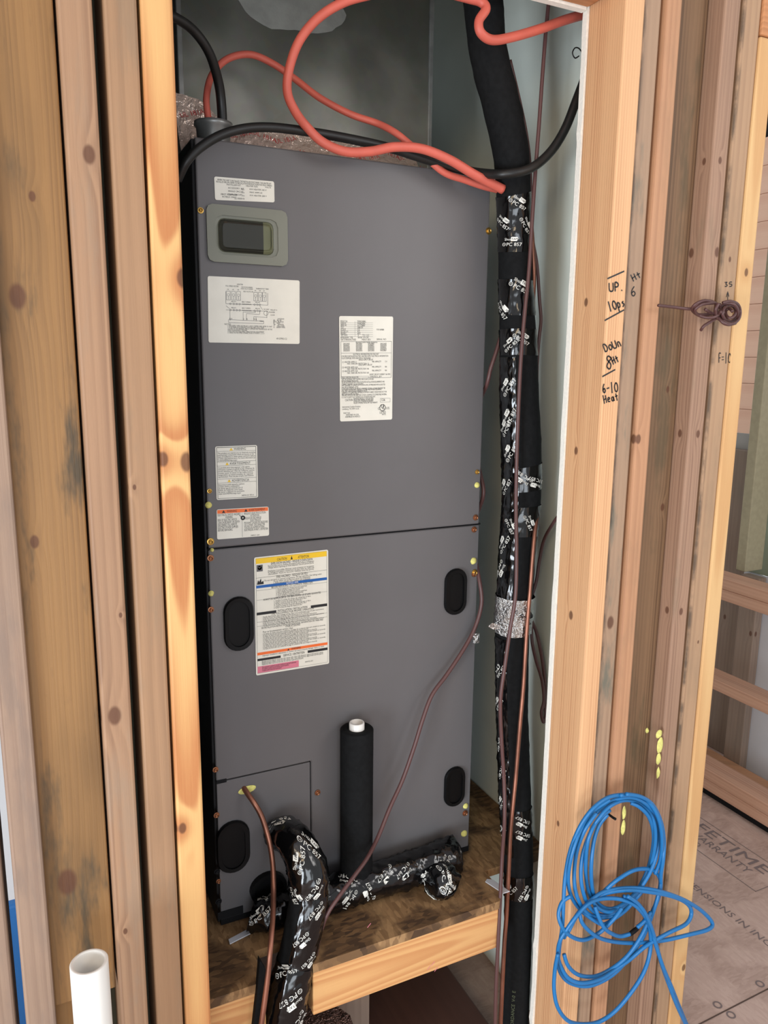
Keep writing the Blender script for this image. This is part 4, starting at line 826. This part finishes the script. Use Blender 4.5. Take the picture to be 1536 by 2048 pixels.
# ================================================================== LOWER SUCTION LINE
sl = empty('suction_line', tuple(PY(560, 2120, 1.1)), 'black taped pipe elbow curving out of the lower panel and down past the platform edge', 'pipe')
rows = [(556, 1668, 1.288, 56), (572, 1668, 1.25, 62), (594, 1690, 1.215, 68), (614, 1735, 1.19, 76), (618, 1784, 1.18, 77), (612, 1830, 1.17, 76), (601, 1880, 1.164, 74), (592, 1920, 1.16, 74), (580, 1970, 1.15, 76), (566, 2040, 1.145, 80), (552, 2120, 1.14, 82)]
rows = [(a, b_, c_ , d) for a, b_, c_, d in rows]
T2 = pxtube(rows, 10); T2.mesh('insulation', M['rubber'], sl, k=28, wob=.001, wfreq=24)
wrap(T2, sl, 0, 0, [(575, 1657, -50), (618, 1690, 60), (597, 1718, -55), (630, 1765, 125), (592, 1775, 60)], seed=12, size=.0072, L0=.002, L1=Lat(T2, 1790), wob=.003)
wrap(T2, sl, 1785, 1935, [(636, 1812, 125), (610, 1862, 125), (622, 1905, 125)], a0=-1.9, a1=.35, tilt=0, seed=13, name='seam_tape', size=.0062)
wrap(T2, sl, 1918, 2100, [(572, 1930, -35), (590, 1980, 140), (600, 2025, 110), (560, 2035, -45)], seed=14, size=.0078, wob=.003)
rows = [(487, 1575, 1.292), (497, 1590, 1.275), (509, 1607, 1.262), (522, 1630, 1.255), (533, 1662, 1.245), (541, 1695, 1.235), (546, 1735, 1.22), (547, 1780, 1.2), (546, 1830, 1.16), (543, 1870, 1.13), (540, 1905, 1.112), (537, 1940, 1.105), (531, 1990, 1.1), (522, 2055, 1.095), (514, 2110, 1.09)]
t = pxtube(rows, 8, 11); t.mesh('copper_tube', M['copper'], sl, k=14, label='small bare copper tube bending out of the access panel')
V = [PY(520, 1920, 1.12), PY(532, 1940, 1.12), (PY(534, 2000, 1.12)), PY(522, 2070, 1.12), PY(505, 2070, 1.12), PY(514, 1990, 1.12)]
prism('torn_foam', V, (0, .012, 0), M['rubber'], sl)

# ================================================================== CONDENSATE DRAIN
dr = empty('condensate_drain', tuple(PZ(717, 1790, ZD)), 'black foam-covered drain pipe with a white capless stub, standing on a taped horizontal run', 'pipe')
def at(px, py, y): return PY(px, py, y)
rows = [(500, 1812, 1.262, 54), (530, 1818, 1.25, 60), (565, 1812, 1.246, 62), (640, 1792, 1.245, 64), (700, 1778, 1.245, 66), (784, 1757, 1.247, 64), (840, 1743, 1.247, 64), (880, 1738, 1.247, 68), (908, 1732, 1.247, 66)]
T3 = pxtube(rows, 10)
# keep the run resting on the deck
for i, pnt in enumerate(T3.P): T3.P[i] = Vector((pnt.x, pnt.y, ZD+T3.R[i]+.004))
o3 = T3.mesh('taped_run', M['tape'], dr, k=40, wob=.005, wfreq=55, label='horizontal pipe wrapped in crinkled shiny black tape')
pr = Print(lambda a, b_, c_: Vector((a, b_, c_)))
random.seed(3)
for (mx, my, an) in ((520, 1795, -60), (517, 1832, 50), (680, 1762, 55), (690, 1798, -40), (735, 1788, 155), (762, 1752, 60), (800, 1745, 60), (848, 1750, -60), (872, 1728, -50), (900, 1752, -70)): tape_mark(pr, T3, mx, my, math.radians(an), .0072, True, (0, .005, 55, 0))
tag(meshobj('print', pr.V, pr.F, pr.mats, o3, fm=pr.fm), kind='stuff')
te = Tube([(PY(876, 1742, 1.235)+Vector((0, 0, .012)), .030), (PY(880, 1765, 1.21), .032), (Vector((PY(885, 1785, 1.195).x, 1.195, ZD+.034)), .032), (Vector((PY(887, 1790, 1.18).x, 1.175, ZD+.030)), .027), (Vector((PY(887, 1790, 1.18).x+.004, 1.163, ZD+.022)), .014)], 8)
te.mesh('taped_tee', M['tape'], dr, k=28, wob=.004, wfreq=60)
pr = Print(lambda a, b_, c_: Vector((a, b_, c_)))
for (mx, my, an) in ((870, 1760, -60), (895, 1770, 70), (905, 1785, 60)): tape_mark(pr, te, mx, my, math.radians(an), .007, True, (0, .004, 60, 0))
tag(meshobj('print', pr.V, pr.F, pr.mats, dr, fm=pr.fm), kind='stuff')
zt = PY(717, 1462, 1.247).z; xs = PY(717, 1600, 1.247).x; xs2 = PY(714, 1462, 1.247).x
kd = depth(PY(717, 1600, 1.247))/FP; R3 = 33*kd*1.0
def lathe(name, cx, cy, prof, mat, parent, n=32, label=None, close=False):
    V = []; F = []
    for (q, z) in prof: V += [(cx+q*math.cos(2*math.pi*i/n), cy+q*math.sin(2*math.pi*i/n), z) for i in range(n)]
    for k in range(len(prof)-1):
        for i in range(n): F.append([k*n+i, k*n+(i+1) % n, (k+1)*n+(i+1) % n, (k+1)*n+i])
    if close: F.append(list(range((len(prof)-1)*n, len(prof)*n)))
    return meshobj(name, V, F, mat, parent, (cx, cy, prof[0][1]), smooth=True, label=label)
ys = YP0-R3-.001
lathe('foam_sleeve', xs, ys, [(R3, ZD+.05), (R3, zt-.001), (R3-.002, zt+.001), (R3*.5, zt+.001), (R3*.5, zt-.06)], M['rubber'], dr)
lathe('pvc_stub', xs, ys, [(R3*.46, zt-.05), (R3*.46, zt+.012), (R3*.46-.001, zt+.014), (R3*.34, zt+.014), (R3*.33, zt-.05)], M['pvc'], dr, label='white plastic pipe end')
for (px, py, w_, h_, ro) in ((905, 1735, .022, .010, .5), (907, 1783, .018, .012, .3)):
    q = PY(px, py, 1.23); box('pvc_sliver', q.x-.002, q.x+w_, 1.226, 1.232, q.z-h_/2, q.z+h_/2, M['pvc'], dr, .001, bottom=False)
def flake(px, py, wpx, hpx, ang, mat, label, name='scrap'):
    c = PZ(px, py, ZD+.001); ca, sa = math.cos(ang), math.sin(ang); V = []
    for (a, b_) in ((-.5, -.5), (.4, -.6), (.55, .3), (.1, .5), (-.45, .45)):
        x, y = a*wpx, b_*hpx; V.append(c+Vector((x*ca-y*sa, x*sa+y*ca, 0)))
    o = prism(name, V, (0, 0, .002), mat); tag(o, label, 'scrap')
flake(490, 1868, .07, .012, .25, M['white_wall'], 'white strip of scrap at the cabinet foot, left of the taped pipe')
flake(992, 1772, .016, .05, .3, M['white_wall'], 'torn white card on the deck beside the tall black pipe')

# ================================================================== THINGS BELOW THE PLATFORM
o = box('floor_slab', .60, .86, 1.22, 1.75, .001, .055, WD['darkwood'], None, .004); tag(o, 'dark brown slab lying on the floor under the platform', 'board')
o = prism('wrapped_bundle', [PZ(640, 1990, .22), PZ(700, 2030, .22), PZ(720, 2090, .22), PZ(600, 2090, .22), PZ(606, 2010, .22)], (0, 0, -.2), foil('crinkled_plastic_wrap', (150, 120, 112), 40)); tag(o, 'plastic-wrapped brown bundle under the left end of the platform front', 'bundle')
o = box('stud_offcut', .42, .60, 1.30, 1.34, .001, .2, WD['fargrey'], None, .003); tag(o, 'dusty timber offcut standing in the dark under the platform', 'timber')

# ================================================================== PVC PIPE IN FRONT
c = PY(178, 1923, .95); k = depth(c)/FP
rp = 36.5*k; zt2 = c.z
ro_ = lathe('pvc_pipe', c.x, .95, [(rp, 0.0), (rp, zt2-.001), (rp-.001, zt2), (rp-.0042, zt2), (rp-.0048, zt2-.001), (rp-.0048, 0.0)], M['pvc'], None, 48)
tag(ro_, 'open-topped white plastic pipe standing in front of the left studs', 'pipe')

# ================================================================== COILS ON THE RIGHT STUDS
def multi(name, paths, fx, ypl, wpx, mat, label, cat, ends=None, kk_=8, jit=.006, sub=6):
    e = None; V = []; F = []
    root = None
    for pi, pth in enumerate(paths):
        pts = []
        for i, (a, b_) in enumerate(pth):
            X_, Y_ = fx(a, b_); yy = ypl+jit*math.sin(i*1.3+pi*2.1)-.0015*pi; q = PY(X_, Y_, yy); pts.append((q, wpx/2*depth(q)/FP))
        t = Tube(pts, sub); b0 = len(V); n = len(t.P)
        for i in range(n):
            for j in range(kk_): V.append(t.surf(t.L[i] if i < n-1 else t.L[-1]-1e-5, 2*math.pi*j/kk_))
        for i in range(n-1):
            for j in range(kk_): F.append([b0+i*kk_+j, b0+i*kk_+(j+1) % kk_, b0+(i+1)*kk_+(j+1) % kk_, b0+(i+1)*kk_+j])
        F.append([b0+j for j in range(kk_)][::-1]); F.append([b0+(n-1)*kk_+j for j in range(kk_)])
    o = meshobj(name, V, F, mat, None, smooth=True); tag(o, label, cat); return o
f9 = lambda a, b_: (1080+a/3.368, 1540+b_/3.368)
blue = [
 [(455, 300), (400, 370), (365, 470), (348, 600), (345, 720), (358, 830), (395, 900), (460, 935), (540, 915), (640, 830), (715, 700), (755, 560), (765, 430), (735, 320), (670, 250), (612, 222)],
 [(470, 270), (380, 350), (325, 470), (308, 620), (312, 740), (335, 840), (385, 925), (470, 955), (570, 905), (670, 800), (740, 660), (775, 500), (772, 370), (730, 275), (650, 215), (560, 205), (470, 245), (400, 320), (340, 420), (290, 560), (275, 700), (290, 820), (330, 920), (400, 975), (490, 965), (600, 880), (700, 760), (770, 620), (800, 470), (790, 350), (740, 255), (660, 195), (570, 185), (470, 215), (380, 290)],
 [(380, 290), (310, 390), (255, 520), (232, 660), (235, 790), (265, 890), (320, 965), (400, 995), (490, 985)],
 [(470, 200), (370, 270), (290, 370), (235, 500), (200, 640), (190, 760), (215, 860), (280, 950), (360, 1010), (430, 1040), (500, 1000), (590, 930), (700, 800)],
 [(590, 165), (470, 180), (360, 255), (270, 380), (205, 540), (170, 720), (158, 900), (150, 1060), (130, 1200), (125, 1330), (180, 1420), (280, 1455), (380, 1440), (500, 1370), (610, 1250), (700, 1110), (760, 960), (800, 830), (810, 740), (770, 680), (700, 665), (620, 680), (520, 740), (450, 800), (400, 850)],
 [(580, 162), (680, 180), (760, 235), (815, 350), (835, 480), (830, 600), (815, 700), (812, 800), (790, 880), (745, 980), (680, 1120), (590, 1250), (480, 1340), (370, 1390), (260, 1380), (190, 1320), (162, 1240)],
 [(540, 170), (650, 178), (740, 225), (800, 330), (822, 460), (812, 600), (775, 700)],
 [(160, 1130), (200, 1060), (260, 960), (340, 880), (430, 820), (560, 796), (720, 800), (860, 832), (980, 880), (1090, 950), (1160, 1030), (1130, 1075), (1000, 1110), (820, 1150), (640, 1165), (490, 1155), (380, 1120), (290, 1040), (265, 960)],
 [(190, 1090), (250, 980), (330, 900), (450, 830), (600, 810), (760, 825), (900, 855), (990, 900), (1020, 960), (985, 1035), (870, 1095), (720, 1180), (600, 1280), (500, 1350), (400, 1410), (280, 1435), (190, 1400), (140, 1320), (120, 1240), (135, 1150), (180, 1070)],
 [(205, 850), (150, 890), (125, 970), (145, 1050), (200, 1115), (280, 1145), (350, 1125), (420, 1080), (500, 1000), (550, 930)],
 [(370, 920), (395, 990), (430, 1060), (480, 1100), (540, 1120), (605, 1105)],
 [(655, 1060), (700, 1020), (745, 960)],
 [(120, 1240), (100, 1350), (95, 1480), (120, 1600), (190, 1690), (290, 1712), (400, 1695), (510, 1620), (620, 1490), (700, 1360), (740, 1230), (745, 1110), (720, 1010), (660, 930), (590, 885), (500, 865), (400, 870), (320, 905), (240, 990), (170, 1090)],
 [(560, 850), (640, 890), (700, 950), (750, 1060), (785, 1180), (820, 1310), (870, 1450), (920, 1580), (975, 1700), (1010, 1780)],
 [(590, 850), (660, 900), (715, 980), (755, 1090), (790, 1210), (830, 1330), (885, 1460), (940, 1600), (990, 1720), (1020, 1790)],
]
bo = multi('cable_coil', blue, f9, 1.0, 7.8, M['blue_cable'], 'tangled coil of bright blue data cable hung on the right-hand studs', 'cable coil')
q0, q1 = PY(*f9(603, 1108), 1.0), PY(*f9(658, 1065), 1.0)
Tube([(q0, .0042), ((q0+q1)/2, .0048), (q1, .0042)], 4).mesh('end_sleeve', M['gasket'], bo, k=10, label='black sleeve joining two cable ends')
# nail holding the blue coil
q = PY(*f9(455, 293), YW); t = Tube([(q+Vector((0, .002, 0)), .0024), (q+Vector((0, -.015, .0)), .0024), (q+Vector((0, -.022, .001)), .0026)], 3)
o = t.mesh('nail', M['gasket'], None, k=8); tag(o, 'dark nail in the tan stud carrying the blue coil', 'nail')
f7 = lambda a, b_: (1100+a/3.413, 500+b_/3.413)
br_ = [[(740, 378), (830, 388), (960, 402), (990, 380), (1030, 352), (1090, 348), (1130, 365), (1165, 400), (1150, 440), (1100, 462), (1040, 455), (990, 430), (970, 400), (1000, 365), (1060, 345), (1120, 362)],
 [(1120, 362), (1080, 365), (1030, 375), (990, 410), (1010, 440), (1080, 440), (1150, 430), (1190, 425)],
 [(1180, 360), (1230, 350), (1280, 370), (1298, 420), (1285, 475), (1240, 505), (1190, 490), (1165, 440), (1175, 385), (1215, 362), (1260, 375), (1282, 420), (1268, 465), (1230, 488), (1190, 470), (1178, 430), (1195, 390), (1230, 378), (1262, 400), (1262, 440), (1232, 465), (1205, 450), (1200, 415), (1225, 400), (1245, 420)],
 [(1165, 370), (1140, 400), (1145, 450), (1180, 495), (1220, 510), (1265, 500)],
 [(1130, 470), (1080, 500), (1050, 520), (1030, 548)],
 [(1150, 365), (1130, 410), (1140, 460), (1170, 480)],
 [(1060, 405), (1100, 430), (1140, 440), (1170, 420)]]
o = multi('cable_coil', br_, f7, 1.006, 6.2, M['brown_cable'], 'small tight coil of brown thermostat cable hanging high on the right-hand studs', 'cable coil', jit=.008)

# ================================================================== FAR ROOM
wr = empty('wall_far', (2.12, 1.6, 0), kind='structure')
for (z0, z1) in ((.7255, .7635), (.764, .802)): box('sill_plank', 2.12, 2.209, 1.0, 2.9, z0, z1, WD['far'], wr, .003)
box('rail', 2.12, 2.209, 1.0, 2.9, .403, .441, WD['far'], wr, .003, label='single middle rail')
for (z0, z1) in ((.028, .066), (.0665, .1045)): box('bottom_plate', 2.12, 2.209, 1.0, 2.9, z0, z1, WD['far'], wr, .003)
box('bottom_plate', 2.27, 2.359, 1.0, 2.9, .001, .038, WD['tan'], wr, .003)
box('bottom_gap', 2.135, 2.2, 1.0, 2.9, .001, .027, M['gasket'], wr)
box('stud', 2.36, 2.398, 1.82, 1.895, .001, .76, WD['fargrey'], wr, .003, label='grey stud behind the rails')
box('stud', 2.43, 2.468, 1.935, 2.13, .001, 1.2, WD['fargrey'], wr, .003, label='wider grey stud further left behind the rails')
box('stud', 2.41, 2.428, 1.927, 1.957, .76, 1.25, WD['far'], wr, .003, label='narrow pinkish strip below the window opening')
box('stud', 2.25, 2.338, 1.795, 1.833, .803, ZT, plain('greenish_post', (158, 150, 124), .7, nz=.06, nscale=60), wr, .003, label='greenish post beside the window opening')
box('panel', 2.47, 2.482, 1.9, 3.2, 0, 1.258, plain('grey_sheathing', (172, 170, 168), .8, nz=.04, nscale=8), wr, label='grey panel below the window opening')
box('panel', 2.40, 2.412, .95, 1.917, 1.256, ZT, M['white_wall'], wr, label='white drywall beyond the post')
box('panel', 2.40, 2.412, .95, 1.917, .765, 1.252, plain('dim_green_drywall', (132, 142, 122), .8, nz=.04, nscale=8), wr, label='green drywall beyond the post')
box('panel', 2.40, 2.412, .95, 1.917, .001, .76, M['white_wall'], wr, label='pale drywall behind the rails')
# siding boards seen through the opening
sd = empty('siding', (3.0, 2.6, 1.19), 'pinkish-orange horizontal siding boards seen through the far opening', 'siding')
msd = wood('orange_siding', (252, 208, 180), (226, 168, 140), freq=60, band=.3, axis='y', seed=57, blotch=.15)
me0 = None
for i in range(11):
    if me0 is None:
        b0 = box('backing', 3.019, 3.03, 1.9, 3.6, 1.19, 2.6, M['gasket'], sd)
        b0 = box('board', 3.0, 3.018, 1.9, 3.6, 1.20, 1.3145, msd, sd, .002); me0 = b0
    else:
        o = me0.copy(); COL.objects.link(o); o.location = me0.location+Vector((0, 0, .116*i))
# ladder feet / floor beyond
cable('romex', [(1534, 980, 2.0), (1522, 1040, 2.0), (1513, 1090, 2.0), (1514, 1130, 2.0), (1517, 1165, 1.97)], 5, plain('yellow_cable', (214, 206, 120), .5), 'pale yellow electrical cable hanging beyond the far rails', 'cable')
cable('romex', [(1490, 1284, 1.95), (1510, 1292, 1.93), (1530, 1306, 1.9), (1560, 1330, 1.85)], 4, plain('yellow_cable_b', (206, 180, 110), .5), 'short yellow cable threaded through the grey stud between the far rails', 'cable')
# printed marks on the subfloor
fl = bpy.data.objects['floor']
def ffl(uu, vv, lift): return Vector((1.985-vv, 1.70-uu, lift+.0003))   # u runs toward the camera side, v toward -x
p = Print(ffl, .0004)
fi = plain('faded_floor_ink', (118, 104, 102), .8)
p.text('LIFETIME', -.01, .046, .045, fi, width=.335)
p.text('LTD WARRANTY', -.02, .088, .030, fi, width=.32)
p.text('TO', .10, .122, .022, fi)
p.frame(-.04, -.018, .37, .135, .0022, fi)
p.text('ACTUAL DIMENSIONS IN INCH', .06, .29, .022, fi, width=.50)
for (px, py) in ((1435, 2010), (1462, 2030), (1520, 1968)):
    q = PZ(px, py, 0); p.ring(1.70-q.y, 1.985-q.x, .011, .004, fi, 14)
tag(p.build('print', fl), kind='stuff')
fl['kind'] = 'structure'
q = PZ(1400, 2048, 0); q2 = PZ(1536, 1978, 0)
d = (q2-q); n_ = Vector((-d.y, d.x, 0)).normalized()*.0018; e = d*.6
meshobj('seam', [q-e-n_+Vector((0, 0, .0006)), q-e+n_+Vector((0, 0, .0006)), q2+e+n_+Vector((0, 0, .0006)), q2+e-n_+Vector((0, 0, .0006))], [[0, 1, 2, 3]], plain('panel_seam', (84, 66, 58), .9), fl)

# ================================================================== OUTSIDE, SEEN THROUGH THE LEFT GAP
q = PY(22, 1850, 2.6)
o = box('blue_tarp', q.x-.16, q.x+.09, 2.6, 2.64, -.899, PY(22, 1812, 2.6).z, plain('blue_tarpaulin', (40, 120, 196), .5, bump=.01, bscale=12), None, .01); tag(o, 'bundle of blue tarpaulin outside, seen through the gap at the far left', 'tarp')
